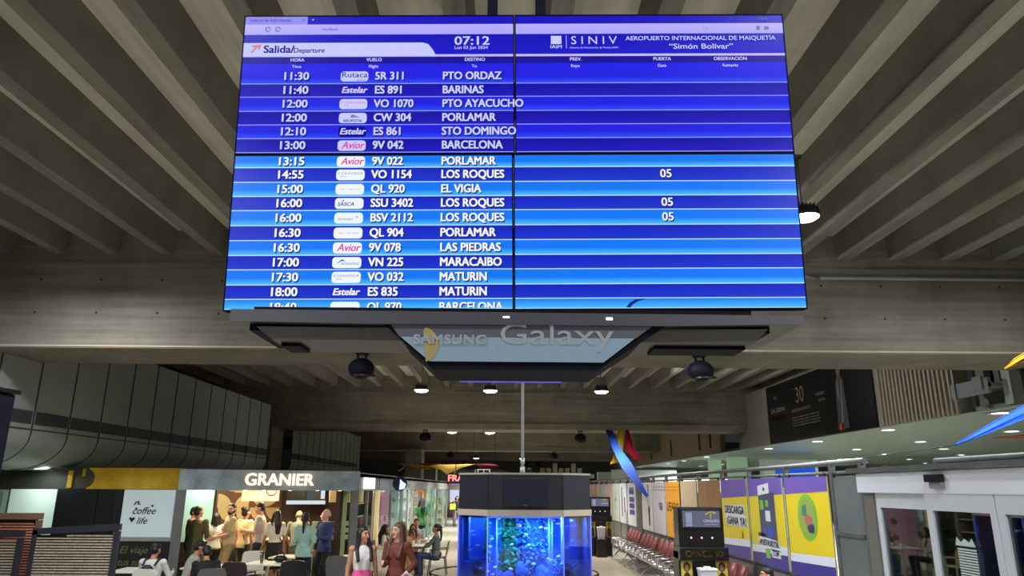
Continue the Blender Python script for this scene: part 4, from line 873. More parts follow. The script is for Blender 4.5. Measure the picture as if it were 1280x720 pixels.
# shop row running away (front plane x = -3.4)
GFR = mat('shop_frame_grey', (150, 156, 154), .45, .2); FAS = mat('shop_fascia_grey', (150, 158, 156), .35, .3, noise=.12, nscale=2)
def shopfront(y0, y1, label, wallc, glowc, lightcol, power, items, dp=2.6):
    t = thing('shop_unit', label, 'shop', (-3.4, y0, 0), group='glazed shops down the corridor'); L = y1-y0
    m = MB(FAS); m.box2((-.14, 0, 2.11), (0, L, 2.52)); m.build('fascia', t)
    m = MB(GFR); m.box2((-.1, 0, 0), (0, .1, 2.11)); m.box2((-.1, L-.1, 0), (0, L, 2.11)); m.box2((-.08, L*.5-.04, 0), (-.01, L*.5+.04, 2.11)); m.box2((-.09, 0, 0), (-.01, L, .1)); m.build('frame', t)
    m = MB(glass('shop_glass', (.88, .95, .93), .04, .03, .22)); m.box2((-.05, .1, .1), (-.04, L-.1, 2.11)); m.build('glass_pane', t)
    m = MB(mat('shop_wall_'+wallc[0], wallc[1], .6)); m.box2((-dp, 0, 0), (-dp+.1, L, 2.5)); m.box2((-dp+.1, L-.06, 0), (-.15, L, 2.4)); m.box2((-dp, 0, 2.42), (0, L, 2.5)); m.build('wall', t)
    if glowc: m = MB(glow('shop_panel_'+wallc[0], glowc, 1.3)); m.box2((-2.49, .1, 1.2), (-2.45, L-.1, 2.3)); m.box2((-2.3, L-.1, 1.0), (-.6, L-.07, 2.3)); m.build('added_glow_panel', t)  # glowing panels added so the shop interior looks bright
    rng = random.Random(int(y0*7)); m = MB(WHITE)
    for z in (.5, .95, 1.4, 1.85) if items else ():
        m.mat(WHITE).box2((-2.45, .1, z-.03), (-2.1, L-.1, z)); m.box2((-2.3, L-.4, z-.03), (-.3, L-.12, z))
        for k in range(items):
            m.mat(MATS[rng.choice(PCOL)]); y = .2+(L-.5)*k/max(1, items); h_ = rng.uniform(.12, .3)
            m.box2((-2.4, y, z), (-2.2, y+.12, z+h_)); x = -2.2+1.8*k/max(1, items); m.box2((x, L-.36, z), (x+.12, L-.2, z+h_))
    if items: m.build('stocked_shelf', t)
    lamp('shop_light', (-3.4-dp*.4, y0+L/2, 2.38), power*2.5, min(1.2, dp*.5), lightcol); return t
PCOL = ['pc_red', 'pc_blue', 'pc_green', 'pc_white', 'pc_cream']
for n_, c in zip(PCOL, ((190, 60, 60), (60, 90, 170), (70, 150, 100), (228, 232, 230), (210, 190, 140))): mat(n_, c, .5)
s1 = shopfront(17.45, 20.3, 'shop with dark wooden shelves and white lit sign beside the cafe', ('brown', (70, 44, 36)), None, (1, .86, .7), 8, 0, .5)
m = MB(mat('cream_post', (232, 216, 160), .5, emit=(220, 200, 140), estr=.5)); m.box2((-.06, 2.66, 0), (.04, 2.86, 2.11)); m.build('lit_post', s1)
m = MB(glow('sign_white', (250, 252, 250), 1.6)); m.box2((0, .62, 2.15), (.05, 1.95, 2.42)); m.build('lightbox_sign', s1)
m = MB(mat('dark_shelf', (48, 30, 26), .6))
for z in (.6, .9, 1.2, 1.5, 1.8): m.box2((-.4, .7, z), (-.15, 2.6, z+.03))
m.box2((-.4, .7, 0), (-.37, 2.6, 2.05)); m.mat(glow('shelf_strip', (230, 200, 150), .9))
for z in (.6, .9, 1.2, 1.5, 1.8): m.box2((-.16, .8, z-.01), (-.145, 1.6, z+.01))
m.mat(MATS['pc_red']).box2((-.36, 1.5, 1.23), (-.2, 1.9, 1.42)); m.build('dark_shelving', s1)
s2 = shopfront(20.4, 25.2, 'glass shop with pink curved column and round blue sign', ('grey', (190, 200, 198)), (196, 206, 204), (.9, 1, .98), 40, 7)
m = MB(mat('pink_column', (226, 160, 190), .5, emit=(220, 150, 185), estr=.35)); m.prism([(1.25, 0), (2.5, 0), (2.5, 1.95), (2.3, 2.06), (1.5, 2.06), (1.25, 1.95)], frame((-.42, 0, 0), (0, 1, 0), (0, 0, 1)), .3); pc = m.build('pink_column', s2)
m = MB(MATS['pc_red']); m.ell((-.115, 1.9, 1.3), (.01, .18, .1), 12, 8); m.ell((-.115, 1.9, .85), (.01, .2, .08), 12, 8); m.build('picture', pc)
m = MB(mat('sign_navy', (30, 40, 90), .4)); m.cyl((.24, 2.2, 2.3), (.24, 2.26, 2.3), .22, n=24); sg = m.build('round_sign', s2)
m = MB(glow('sign_blue_white', (210, 225, 255), 1.4)); m.prism([(-.02, -.17), (.14, -.14), (.18, .0), (.08, .06), (.0, .14)], XZ(.25, 2.195, 2.29), .004); m.build('sign_emblem', sg)
s3 = shopfront(25.3, 28.2, 'very bright white lit glass shop behind the seated group', ('white', (230, 234, 232)), (240, 246, 248), (.95, 1, 1), 40, 6)
m = MB(SLET); m.text('LC', .3, frame((.01, 1.2, 2.3), (0, 1, 0), (0, 0, 1)), bold=.02); m.build('sign_lettering', s3, keep=True)
s4 = shopfront(28.3, 32.6, 'shop with red display and orange frame in the corridor', ('red', (150, 50, 50)), (214, 60, 76), (1, .9, .85), 34, 6)
m = MB(mat('orange_frame', (214, 140, 60), .5)); m.box2((-.02, .6, 2.02), (.03, 3.4, 2.1)); m.box2((-.02, 3.3, 0), (.03, 3.42, 2.1)); m.build('trim', s4)
s5 = shopfront(32.7, 38.5, 'pale green lit glass shop far down the corridor', ('green', (170, 214, 190)), (180, 236, 214), (.85, 1, .9), 55, 8)
m = MB(mat('green_panel', (40, 130, 80), .5)); m.box2((.0, .3, .1), (.02, 1.2, 1.1)); m.build('green_panel', s5)
s6 = shopfront(38.6, 45.0, 'farthest pale shop before the corridor end', ('ivory', (214, 206, 176)), (236, 228, 200), (1, .96, .85), 55, 8)
# roof edge items over the far shops
t = thing('roof_booth', 'dark roof box behind the yellow canopy over the corridor', 'booth', (-3.2, 52, 0)); m = MB(mat('booth_dark', (60, 64, 66))); m.box2((-3.5, 0, 2.4), (3.2, .4, 3.4)); m.box2((-3.5, 0, 0), (-3.2, .4, 2.4)); m.box2((3.0, 0, 0), (3.2, .4, 2.4)); m.build('body', t); m = MB(WHITE); [m.box2((x, -.05, 2.4), (x+.12, 0, 3.4)) for x in (-1.6, -.3, 1.1)]; m.build('mullion', t)
t = thing('neon_sign', 'glowing red and white neon letters at the corridor end', 'sign', (-2.5, 38.2, 2.62)); m = MB(mat('neon_back', (90, 50, 60), .5)); m.box((0, .06, 0), (.86, .05, .55)); m.box((0, .06, .5), (.04, .04, .6)); m.build('backing', t)
m = MB(glow('neon_pink', (255, 130, 120), 2.2)); m.text('FRA', .44, XZ(0, .02, .02), bold=.03, width=.78, ext=.004); m.build('lettering', t); m = MB(glow('neon_blue', (120, 130, 255), 1.5)); m.box((0, .03, -.26), (.6, .02, .03)); m.build('light_strip', t)
m = MB(DARKMET); m.cyl((-2.5, 38.26, 3.1), (-2.5, 38.26, HS+.4), .012, n=6); tag(m.build('hanging_rod'), 'thin rod holding the red neon letters', 'rod')
# end of the corridor: lit hall with check-in glow
t = thing('lit_display_wall', 'white and blue lit display wall at the corridor end', 'wall', (-2.6, 58, 0)); m = MB(mat('end_cream', (206, 200, 180), .6)); m.box2((-3, 0, 0), (3.4, .3, 2.4)); m.build('wall', t)
m = MB(glow('display_blue_white', (205, 215, 245), 1.0)); [m.box2((x, -.04, 1.1), (x+.7, 0, 2.0)) for x in (-1.6, -.8, 0, .8)]; m.build('lit_screen', t)
m = MB(mat('end_purple', (90, 60, 100), .6)); m.box2((-1.6, -.5, 0), (1.6, -.1, 1.0)); m.build('counter', t)
lamp('corridor_light', (-1.4, 34, 5.0), 260, 1.5, (1, .97, .92), spread=R(90))
lamp('corridor_light', (-2.4, 50, 3.6), 300, 1.5, (1, .97, .92), spread=R(120))

# ------------------------------------------------------------------ terrace furniture
PW = mat('plastic_white', (226, 224, 212), .45); PG = mat('plastic_grey', (92, 94, 96), .5); PDG = mat('plastic_dark', (52, 48, 48), .5)
def chair(x, y, rz, m_, label, metal=None, grp=None):
    """plastic armchair, seat facing local -y"""
    t = thing('cafe_chair', label, 'chair', (x, y, 0), rz, grp)
    m = MB(m_); m.loft([[(-.22, -.22, .43), (.22, -.22, .43), (.22, -.22, .46), (-.22, -.22, .46)], [(-.23, 0, .42), (.23, 0, .42), (.23, 0, .45), (-.23, 0, .45)], [(-.21, .22, .43), (.21, .22, .43), (.21, .22, .46), (-.21, .22, .46)]]); m.build('seat', t)
    m = MB(m_); pts = [(-.22, 0), (.22, 0), (.235, .2), (.225, .33), (.19, .385), (.1, .4), (-.1, .4), (-.19, .385), (-.225, .33), (-.235, .2)]
    A = Matrix.Translation((0, .23, .46)) @ Matrix.Rotation(R(-10), 4, 'X') @ frame((0, 0, 0), (1, 0, 0), (0, 0, 1)); m.prism(pts, A, .022); m.build('backrest', t)
    lm = metal or m_
    for sx in (-1, 1):
        for sy in (-1, 1): m = MB(lm); m.cyl((sx*.2, sy*.19, .44), (sx*.235, sy*.235, 0), .017, .013, 8); m.build('leg', t)
        m = MB(lm); m.tube([(sx*.225, -.2, .44), (sx*.25, -.18, .64), (sx*.25, .2, .66), (sx*.22, .28, .66)], .015, 6); m.build('armrest', t)
    return t
def table(x, y, m_, label, wd=.75, dp=.75, rz=0, leg=None):
    t = thing('cafe_table', label, 'table', (x, y, 0), rz)
    m = MB(m_); m.box((0, 0, .735), (wd, dp, .03), bev=.008); m.build('tabletop', t)
    m = MB(leg or m_); m.cyl((0, 0, .03), (0, 0, .72), .03); m.build('column', t)
    m = MB(leg or m_); m.box((0, 0, .02), (.5, .07, .03)); m.box((0, 0, .02), (.07, .5, .03)); m.build('base', t); return t
table(-6.55, 13.85, PW, 'white square table in front of the slogan panel')
chair(-5.92, 13.15, R(170), PW, 'white plastic chair holding the person in the pale hoodie')
chair(-5.05, 13.28, R(-150), PG, 'grey chair with pale edge holding the person in black')
table(-5.55, 14.5, PW, 'white table beside the two seated dark haired people')
table(-4.65, 15.15, PW, 'white table with tall glass in front of the khaki man')
chair(-4.95, 14.45, R(180), PDG, 'dark plastic chair pulled up to the table with tall glass', DARKMET)
chair(-4.05, 14.75, R(200), BLACK, 'black chair beside the table with tall glass', DARKMET)
chair(-5.25, 16.3, R(30), PW, 'white armchair behind the table with tall glass')
table(-4.6, 16.6, PW, 'white table beside the woman in teal')
chair(-3.35, 15.75, R(180), PG, 'grey chair right of the man in navy', DARKMET)
table(-3.15, 16.6, PW, 'small white table by the slatted barrier')
chair(-2.85, 17.1, R(200), PW, 'white armchair by the slatted barrier')
chair(-3.0, 18.3, R(180), mat('plastic_cream', (226, 214, 160), .5), 'cream chair by the dark shelving shop')
table(-2.42, 19.95, PW, 'white table of the seated group in the corridor', .7, .7)
table(-2.3, 22.4, PW, 'second white table behind the seated group', .8, .8)
MET = mat('chair_metal', (88, 88, 90), .4, .6)
chair(-1.72, 20.0, R(-90), MET, 'metal armchair holding the woman in jeans', MET)
chair(-3.12, 19.95, R(90), MET, 'metal armchair holding the person in white blouse by the shop glass', MET)
chair(-2.5, 21.85, R(10), PW, 'white chair holding the man in pale shirt')
chair(-2.5, 20.95, R(8), PW, 'white chair holding the woman with a drink')
t = thing('drinking_glass', 'tall glass with amber drink on the white table', 'glass', (-4.75, 15.1, .75)); m = MB(glass('tumbler_glass', (.9, .92, .9), .15)); m.lathe([(.03, 0), (.04, .2), (.037, .2), (.028, .01)], n=14); m.build('tumbler', t); m = MB(mat('amber_drink', (170, 90, 40), .3)); m.lathe([(.027, .012), (.033, .13)], n=12); m.build('drink', t)
for k, (x, y) in enumerate(((-2.35, 19.8), (-2.25, 20.1), (-2.2, 22.3))):
    t = thing('paper_cup', ['white cup at the near edge of the group table', 'white cup at the far edge of the group table', 'white cup on the second corridor table'][k], 'cup', (x, y, .75)); m = MB(WHITE); m.lathe([(.03, 0), (.042, .12)], n=14); m.build('cup', t); m = MB(BRN); m.lathe([(.044, .12), (.04, .135)], n=14); m.build('lid', t)
t = thing('handbag', 'black rounded bag lying on the white table with the glass', 'bag', (-4.4, 15.15, .75)); m = MB(BLACK); m.ell((0, 0, .07), (.14, .08, .07), 14, 8); m.build('body', t); m = MB(BLACK); m.tube([(-.08, 0, .12), (-.04, 0, .2), (.04, 0, .2), (.08, 0, .12)], .01, 6); m.build('handle', t)

# rattan screens in the foreground, black totem
RD = mat('rattan_frame_dark', (44, 44, 56), .5); WVD = mat('rattan_weave_grey', (178, 166, 148), .7, noise=.2, nscale=14); WVB = mat('rattan_back_dark', (34, 30, 32), .8); WVR = mat('rattan_weave_red', (206, 132, 100), .7, noise=.2, nscale=14); RFB = mat('rattan_frame_brown', (120, 92, 74), .6)
def rattan(c, wd, h, rz, fm, wm, label, tilt=0):
    t = thing('rattan_screen', label, 'screen', c, rz, 'woven rattan screens of the terrace')
    m = MB(fm); m.prism([(-wd/2, h-.09-tilt), (wd/2, h-.09), (wd/2, h), (-wd/2, h-tilt)], XZ(0, -.03, 0), -.06)
    for x in (-wd/2+.035, wd/2-.035): m.box((x, 0, (h-.1)/2), (.07, .06, h-.1))
    m.box((0, 0, .06), (wd, .06, .08)); m.build('frame', t)
    m = MB(WVB); m.box((0, .012, (h-.04-tilt)/2), (wd-.12, .006, h-.14-tilt)); m.build('backing', t)
    m = MB(wm); n = int((h-.16)/.038); k0 = int((wd-.14)/.12)
    for i in range(n):
        z = .13+i*.038
        for k in range(k0+1):
            x = -wd/2+.07+k*.12+(0 if i % 2 else -.06)
            xa, xb = max(x, -wd/2+.07), min(x+.112, wd/2-.07)
            if xb-xa > .02 and z < h-.12-tilt*(.5-x/wd): m.box(((xa+xb)/2, -.006, z), (xb-xa, .02, .021))
    w_ = m.build('weave', t); return t
rattan((-6.15, 11.0, 0), 1.24, 1.665, 0, RD, WVD, 'wide grey rattan screen with dark frame in front of the coffee shopfront', .07)
rattan((-7.45, 10.95, 0), 1.16, 1.57, 0, RD, WVD, 'low dark rattan screen at the frame edge before the reddish one', .05)
rattan((-7.42, 11.15, 0), 1.30, 1.80, 0, RFB, WVR, 'reddish brown rattan screen standing behind the dark one')
t = thing('display_totem', 'tall black display totem at the far left edge', 'totem', (-6.09, 8.2, 0)); m = MB(NAVYBLK); m.box((0, 0, 1.68), (.96, .3, 3.02), bev=.02); m.box((0, 0, .09), (1.1, .5, .16), bev=.02); m.build('body', t); m = MB(BLACK); m.box((0.01, 0, 3.22), (1.02, .36, .05), bev=.01); m.build('cap', t); m = MB(mat('totem_screen', (20, 22, 30), .15)); m.box((0, -.155, 2.0), (.8, .01, 1.6)); m.build('display', t)
# ================================================================== AQUARIUM
AX, AY = .27, 9.5
aq = thing('aquarium', 'large chamfered blue lit aquarium with dark canopy and beige trim', 'aquarium', (AX, AY, 0))
def oct_(hw=.86, hf=.475, c=.36, d=1.75, s=0.0): return [(-hf-s*.4, -s), (hf+s*.4, -s), (hw+s, c-s*.4), (hw+s, d-c+s*.4), (hf+s*.4, d+s), (-hf-s*.4, d+s), (-hw-s, d-c+s*.4), (-hw-s, c-s*.4)]
def slab(m, z0, z1, s=0.0): return m.loft([[(x, y, z0) for x, y in oct_(s=s)], [(x, y, z1) for x, y in oct_(s=s)]], smooth=False)
CAN = mat('canopy_black', (36, 36, 48), .35, noise=.06); BEI = mat('trim_beige', (178, 164, 150), .4)
m = MB(CAN); slab(m, 1.93, 2.36); m.build('canopy', aq)
m = MB(mat('canopy_lip', (150, 150, 142), .4)); slab(m, 2.36, 2.385, .012); m.build('top_lip', aq)
m = MB(BEI); slab(m, 1.855, 1.93, .015); m.build('trim', aq)
for x, y in oct_()[:2]: m = MB(BLACK); m.box((x, y-.004, 2.145), (.012, .01, .42)); m.build('seam', aq)
m = MB(CAN); slab(m, 0, .75, .02); m.build('cabinet', aq)
m = MB(BEI); slab(m, .75, .80, .03); m.build('base_trim', aq)
AG = glass('tank_glass', (.80, .90, 1.0), .03, .02)
P8 = oct_()
for i in range(8):
    (xa, ya), (xb, yb) = P8[i], P8[(i+1) % 8]; m = MB(AG)
    m.face([(xa, ya, .80), (xb, yb, .80), (xb, yb, 1.855), (xa, ya, 1.855)]); o = m.build('glass_pane', aq)
    s_ = o.modifiers.new('thick', 'SOLIDIFY'); s_.thickness = .012
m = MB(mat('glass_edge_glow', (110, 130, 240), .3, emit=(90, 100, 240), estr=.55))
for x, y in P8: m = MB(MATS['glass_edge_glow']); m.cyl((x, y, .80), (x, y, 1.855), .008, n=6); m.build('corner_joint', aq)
# water body: blue tinted clear volume boundary
wm = glass('tank_water', (.5, .72, 1.0), .02, .02)
m = MB(wm); m.loft([[(x*.985, y*.985+.012, .81) for x, y in P8], [(x*.985, y*.985+.012, 1.83) for x, y in P8]], smooth=False); o = m.build('water', aq)
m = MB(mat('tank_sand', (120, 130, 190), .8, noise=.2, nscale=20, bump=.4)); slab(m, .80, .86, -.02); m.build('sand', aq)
m = MB(mat('tank_added_backdrop', (70, 120, 215), .7, noise=.35, nscale=7)); i_ = [(x*.95, .05+y*.93) for x, y in P8]  # rear faces added to catch the blue lamp light
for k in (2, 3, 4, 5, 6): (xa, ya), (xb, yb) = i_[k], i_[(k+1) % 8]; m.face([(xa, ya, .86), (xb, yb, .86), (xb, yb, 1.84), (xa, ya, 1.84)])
m.build('added_backdrop', aq, keep=True)
m = MB(mat('overflow_blue', (50, 90, 190), .4)); m.box((-.62, .95, 1.33), (.26, .3, 1.04)); m.box((.62, 1.1, 1.33), (.24, .3, 1.04)); m.build('overflow_box', aq)
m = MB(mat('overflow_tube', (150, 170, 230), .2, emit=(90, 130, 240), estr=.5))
for x, y in ((-.73, .6), (-.36, .55), (.37, .6), (.5, .62), (.33, .55)): m.cyl((x, y, .85), (x, y, 1.85), .012, n=8)
for z in (1.2, 1.45, 1.7): m.box((.62, .8, z), (.26, .02, .008))
m.build('tube', aq)
def blob(name, label, c, rx, ry, rz_, col, seed, n=26, amp=.35, cat='rock', sub=5, bump=.5):
    m = MB(mat(col[0], col[1], .8, noise=.35, nscale=18, bump=bump)); rnd = random.Random(seed)
    for k in range(n):
        a, zz = rnd.uniform(0, 2*PI), rnd.random(); rr_ = 1-.35*zz
        m.ell((rx*rr_*math.cos(a)*rnd.uniform(.3, 1), ry*rr_*math.sin(a)*rnd.uniform(.3, 1), rz_*zz), (rx*amp*rnd.uniform(.5, 1.2), ry*amp*rnd.uniform(.5, 1.2), rx*amp*rnd.uniform(.5, 1.3)), 10, 7)
    return tag(m.build(name, None, c), label, cat)
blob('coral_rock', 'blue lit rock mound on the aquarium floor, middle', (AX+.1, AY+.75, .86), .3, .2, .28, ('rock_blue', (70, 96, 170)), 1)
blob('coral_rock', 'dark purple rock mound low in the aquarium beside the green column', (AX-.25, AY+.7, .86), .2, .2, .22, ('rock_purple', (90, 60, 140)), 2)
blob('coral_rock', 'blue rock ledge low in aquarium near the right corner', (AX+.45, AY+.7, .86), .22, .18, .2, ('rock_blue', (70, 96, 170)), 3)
# column of pale crumpled foliage, green plant column
def leafcol(name, label, c, rx, ry, z1, col, seed, n, size):
    m = MB(mat(col[0], col[1], .6, noise=.3, nscale=8)); rnd = random.Random(seed)
    for k in range(n):
        a = rnd.uniform(0, 2*PI); z = rnd.uniform(.02, z1); r_ = rnd.uniform(.75, 1.0)
        p = Vector((rx*r_*math.cos(a), ry*r_*math.sin(a), z)); d = Vector((rnd.uniform(-1, 1), rnd.uniform(-1, 1), rnd.uniform(-.6, 1))).normalized(); s2 = d.orthogonal().normalized()
        L = size*rnd.uniform(.6, 1.3); W = L*.28; n_ = d.cross(s2)
        m.face([p, p+d*L*.5+s2*W+n_*W*.4, p+d*L]); m.face([p, p+d*L, p+d*L*.5-s2*W+n_*W*.4])
    m.mat(mat(col[0]+'_core', tuple(v*.6 for v in col[1]), .8)).lathe([(rx*.7, 0), (rx*.75, z1*.5), (rx*.65, z1)], n=14)
    return tag(m.build(name, None, c, keep=True), label, 'plant')
leafcol('water_plant', 'broad column of crumpled blue leaves in the aquarium middle', (AX+.12, AY+.95, .86), .23, .2, .98, ('leaf_blue', (90, 150, 230)), 5, 900, .075)
leafcol('water_plant', 'dark green leafy column left of the blue leaves in aquarium', (AX-.2, AY+.9, .86), .13, .14, .98, ('leaf_green', (40, 150, 90)), 6, 420, .07)
leafcol('water_plant', 'thin green plant strand near the aquarium left corner', (AX-.5, AY+.8, .86), .045, .05, .98, ('leaf_green', (40, 150, 90)), 8, 160, .05)
leafcol('water_plant', 'tall blue coral branches low in the aquarium right half', (AX+.56, AY+.55, .86), .12, .08, .40, ('leaf_blue', (90, 150, 230)), 9, 200, .1)
leafcol('water_plant', 'violet coral branches low in the aquarium left half', (AX-.6, AY+.5, .86), .1, .08, .45, ('coral_violet', (120, 120, 220)), 10, 180, .1)
# fish
fm = [mat('fish_pale', (226, 226, 246), .4, emit=(200, 205, 250), estr=1.0), mat('fish_pink', (236, 170, 214), .4, emit=(220, 140, 200), estr=.8)]  # fish glow on their own to look brightly lit
proto = []
for k in (0, 1):
    t = thing('fish', ['small pale fish swimming in the blue aquarium', 'small pink fish swimming in the blue aquarium'][k], 'fish', (0, 0, 0), 0, ['pale fish in the aquarium', 'pink fish in the aquarium'][k])
    m = MB(fm[k]); m.ell((0, 0, 0), (.024, .008, .014), 10, 7); m.build('body', t); m = MB(fm[k]); m.prism([(-.017, 0), (-.032, .011), (-.028, 0), (-.032, -.011)], XZ(0, .001, 0), .002); m.build('tail', t); proto.append(t)
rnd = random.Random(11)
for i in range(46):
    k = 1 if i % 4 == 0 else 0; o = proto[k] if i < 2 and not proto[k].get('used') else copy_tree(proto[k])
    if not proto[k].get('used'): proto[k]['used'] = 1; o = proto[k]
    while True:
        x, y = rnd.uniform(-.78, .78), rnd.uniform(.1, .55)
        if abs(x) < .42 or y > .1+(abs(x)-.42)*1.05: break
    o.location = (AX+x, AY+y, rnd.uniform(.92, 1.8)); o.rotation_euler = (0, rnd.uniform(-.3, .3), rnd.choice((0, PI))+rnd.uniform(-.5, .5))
for x, y, p in ((-.6, .6, 24), (.1, .45, 26), (.62, .6, 24), (0, 1.3, 20)): lamp('tank_light', (AX+x, AY+y, 1.82), p, .3, (.2, .48, 1.0))
m = MB(glow('tank_led', (120, 150, 255), 2.5)); m.box((0, .5, 1.84), (1.1, .05, .01)); m.box((0, 1.3, 1.84), (1.1, .05, .01)); m.build('led_bar', aq)
t = thing('television', 'unlit dark television set in the front of the aquarium canopy', 'television', (AX, AY-.03, 1.975)); m = MB(mat('tv_frame', (30, 30, 42), .35)); m.box((0, 0, .17), (.56, .05, .345), bev=.005); m.build('frame', t); m = MB(mat('tv_glass', (26, 25, 48), .3)); m.box((0, -.026, .175), (.53, .006, .31)); m.build('display', t); m = MB(GREYP); m.box((0, -.03, .012), (.04, .004, .008)); m.build('logo_plate', t)
m = MB(mat('pole_grey', (176, 178, 176), .4, .5)); m.cyl((AX-.02, AY+.75, 2.385), (AX-.02, AY+.75, HS+RIBH), .022, n=10); m.cyl((AX-.02, AY+.75, 2.385), (AX-.02, AY+.75, 2.48), .035, n=10); m.cyl((AX-.02, AY+.75, 2.52), (AX-.02, AY+.75, 2.58), .03, n=10); tag(m.build('conduit_pole'), 'thin pale vertical pole rising from the aquarium canopy', 'pole')
t = thing('camera_bracket', 'tiny black camera on the aquarium canopy beside the pole', 'camera', (AX+.06, AY+.35, 2.385)); m = MB(BLACK); m.box((0, 0, .015), (.05, .05, .03)); m.ell((0, -.02, .05), (.03, .04, .025), 12, 8); m.build('body', t)
t = thing('white_rack', 'small white wire rack on top of the aquarium canopy', 'rack', (AX-.55, AY+.6, 2.385)); m = MB(WHITE); [m.cyl((x, 0, 0), (x, 0, .05), .006, n=6) for x in (-.08, 0, .08)]; m.cyl((-.09, 0, .05), (.09, 0, .05), .006, n=6); m.build('frame', t)
# barrier ring around the tank
t = thing('barrier_rail', 'low curved dark rail around the aquarium', 'rail', (AX, AY+9.8, 0)); m = MB(DARKMET); m.tube([(2.1*math.cos(R(a)), 1.9*math.sin(R(a)), .16) for a in range(0, 361, 15)], .018, 8); m.build('rail', t)
for a in range(0, 360, 60): m = MB(DARKMET); m.cyl((2.1*math.cos(R(a)), 1.9*math.sin(R(a)), 0), (2.1*math.cos(R(a)), 1.9*math.sin(R(a)), .16), .025, n=8); m.build('post', t)
# ================================================================== PEOPLE
def cap_(bm_, p0, r0, p1, r1, n=10):
    p0, p1 = Vector(p0), Vector(p1); d = p1-p0; L = d.length
    if L < 1e-5: d = Vector((0, 0, 1)); L = 1e-5
    q = d.to_track_quat('Z', 'Y'); rings = []
    for a in (-75, -45, -15): rings.append((p0, r0*math.sin(R(a)), r0*math.cos(R(a))))
    for a in (15, 45, 75): rings.append((p1, r1*math.sin(R(a)), r1*math.cos(R(a))))
    V = [[bm_.verts.new(p+q @ Vector((r*math.cos(2*PI*i/n), r*math.sin(2*PI*i/n), h))) for i in range(n)] for p, h, r in rings]
    for a, b in zip(V, V[1:]):
        for i in range(n): bm_.faces.new((a[i], a[(i+1) % n], b[(i+1) % n], b[i]))
    bm_.faces.new(V[0][::-1]); bm_.faces.new(V[-1])
def ell_(bm_, c, r, M=None, nu=14, nv=10):
    c = Vector(c); M = M or Matrix.Identity(3); rows_ = []
    for j in range(1, nv):
        ph = PI*j/nv; rows_.append([bm_.verts.new(c+M @ Vector((r[0]*math.sin(ph)*math.cos(2*PI*i/nu), r[1]*math.sin(ph)*math.sin(2*PI*i/nu), -r[2]*math.cos(ph)))) for i in range(nu)])
    for a, b in zip(rows_, rows_[1:]):
        for i in range(nu): bm_.faces.new((a[i], a[(i+1) % nu], b[(i+1) % nu], b[i]))
    bm_.faces.new(rows_[0][::-1]); bm_.faces.new(rows_[-1])
def loft_(bm_, rings, n=18):
    """rings: (centre, rx, ry, frame3x3)"""
    V = [[bm_.verts.new(Vector(c)+M @ Vector((rx*math.cos(2*PI*i/n), ry*math.sin(2*PI*i/n), 0))) for i in range(n)] for c, rx, ry, M in rings]
    for a, b in zip(V, V[1:]):
        for i in range(n): bm_.faces.new((a[i], a[(i+1) % n], b[(i+1) % n], b[i]))
    bm_.faces.new(V[0][::-1]); bm_.faces.new(V[-1])
def solid(name, fn, m_, parent, voxel, S, smooth=2):
    """shapes grown into one continuous surface"""
    bm_ = bmesh.new(); fn(bm_); bmesh.ops.recalc_face_normals(bm_, faces=bm_.faces); bmesh.ops.scale(bm_, vec=(S, S, S), verts=bm_.verts)
    me = bpy.data.meshes.new(name); bm_.to_mesh(me); bm_.free(); o = bpy.data.objects.new(name, me); C.objects.link(o)
    r = o.modifiers.new('grow', 'REMESH'); r.mode = 'VOXEL'; r.voxel_size = voxel*S; r.use_smooth_shade = True
    if smooth: s_ = o.modifiers.new('soft', 'SMOOTH'); s_.factor = .5; s_.iterations = smooth
    me2 = bpy.data.meshes.new_from_object(o.evaluated_get(bpy.context.evaluated_depsgraph_get())); bpy.data.objects.remove(o); bpy.data.meshes.remove(me)
    me2.name = name; me2.materials.clear(); me2.materials.append(m_)
    o = bpy.data.objects.new(name, me2); C.objects.link(o); o.parent = parent; return o
def ik(a, b, l1, l2, hint):
    a, b, hint = Vector(a), Vector(b), Vector(hint); d = b-a; L = d.length
    if L > (l1+l2)*.995: b = a+d*((l1+l2)*.995/L); d = b-a; L = d.length
    x = (l1*l1-l2*l2+L*L)/(2*L); h = math.sqrt(max(0, l1*l1-x*x)); u = d/L; p = hint-u*hint.dot(u)
    p = p.normalized() if p.length > 1e-6 else u.orthogonal().normalized()
    return a+u*x+p*h, b
SKIN = {'tan': (186, 134, 104), 'light': (214, 164, 136), 'brown': (140, 96, 74)}
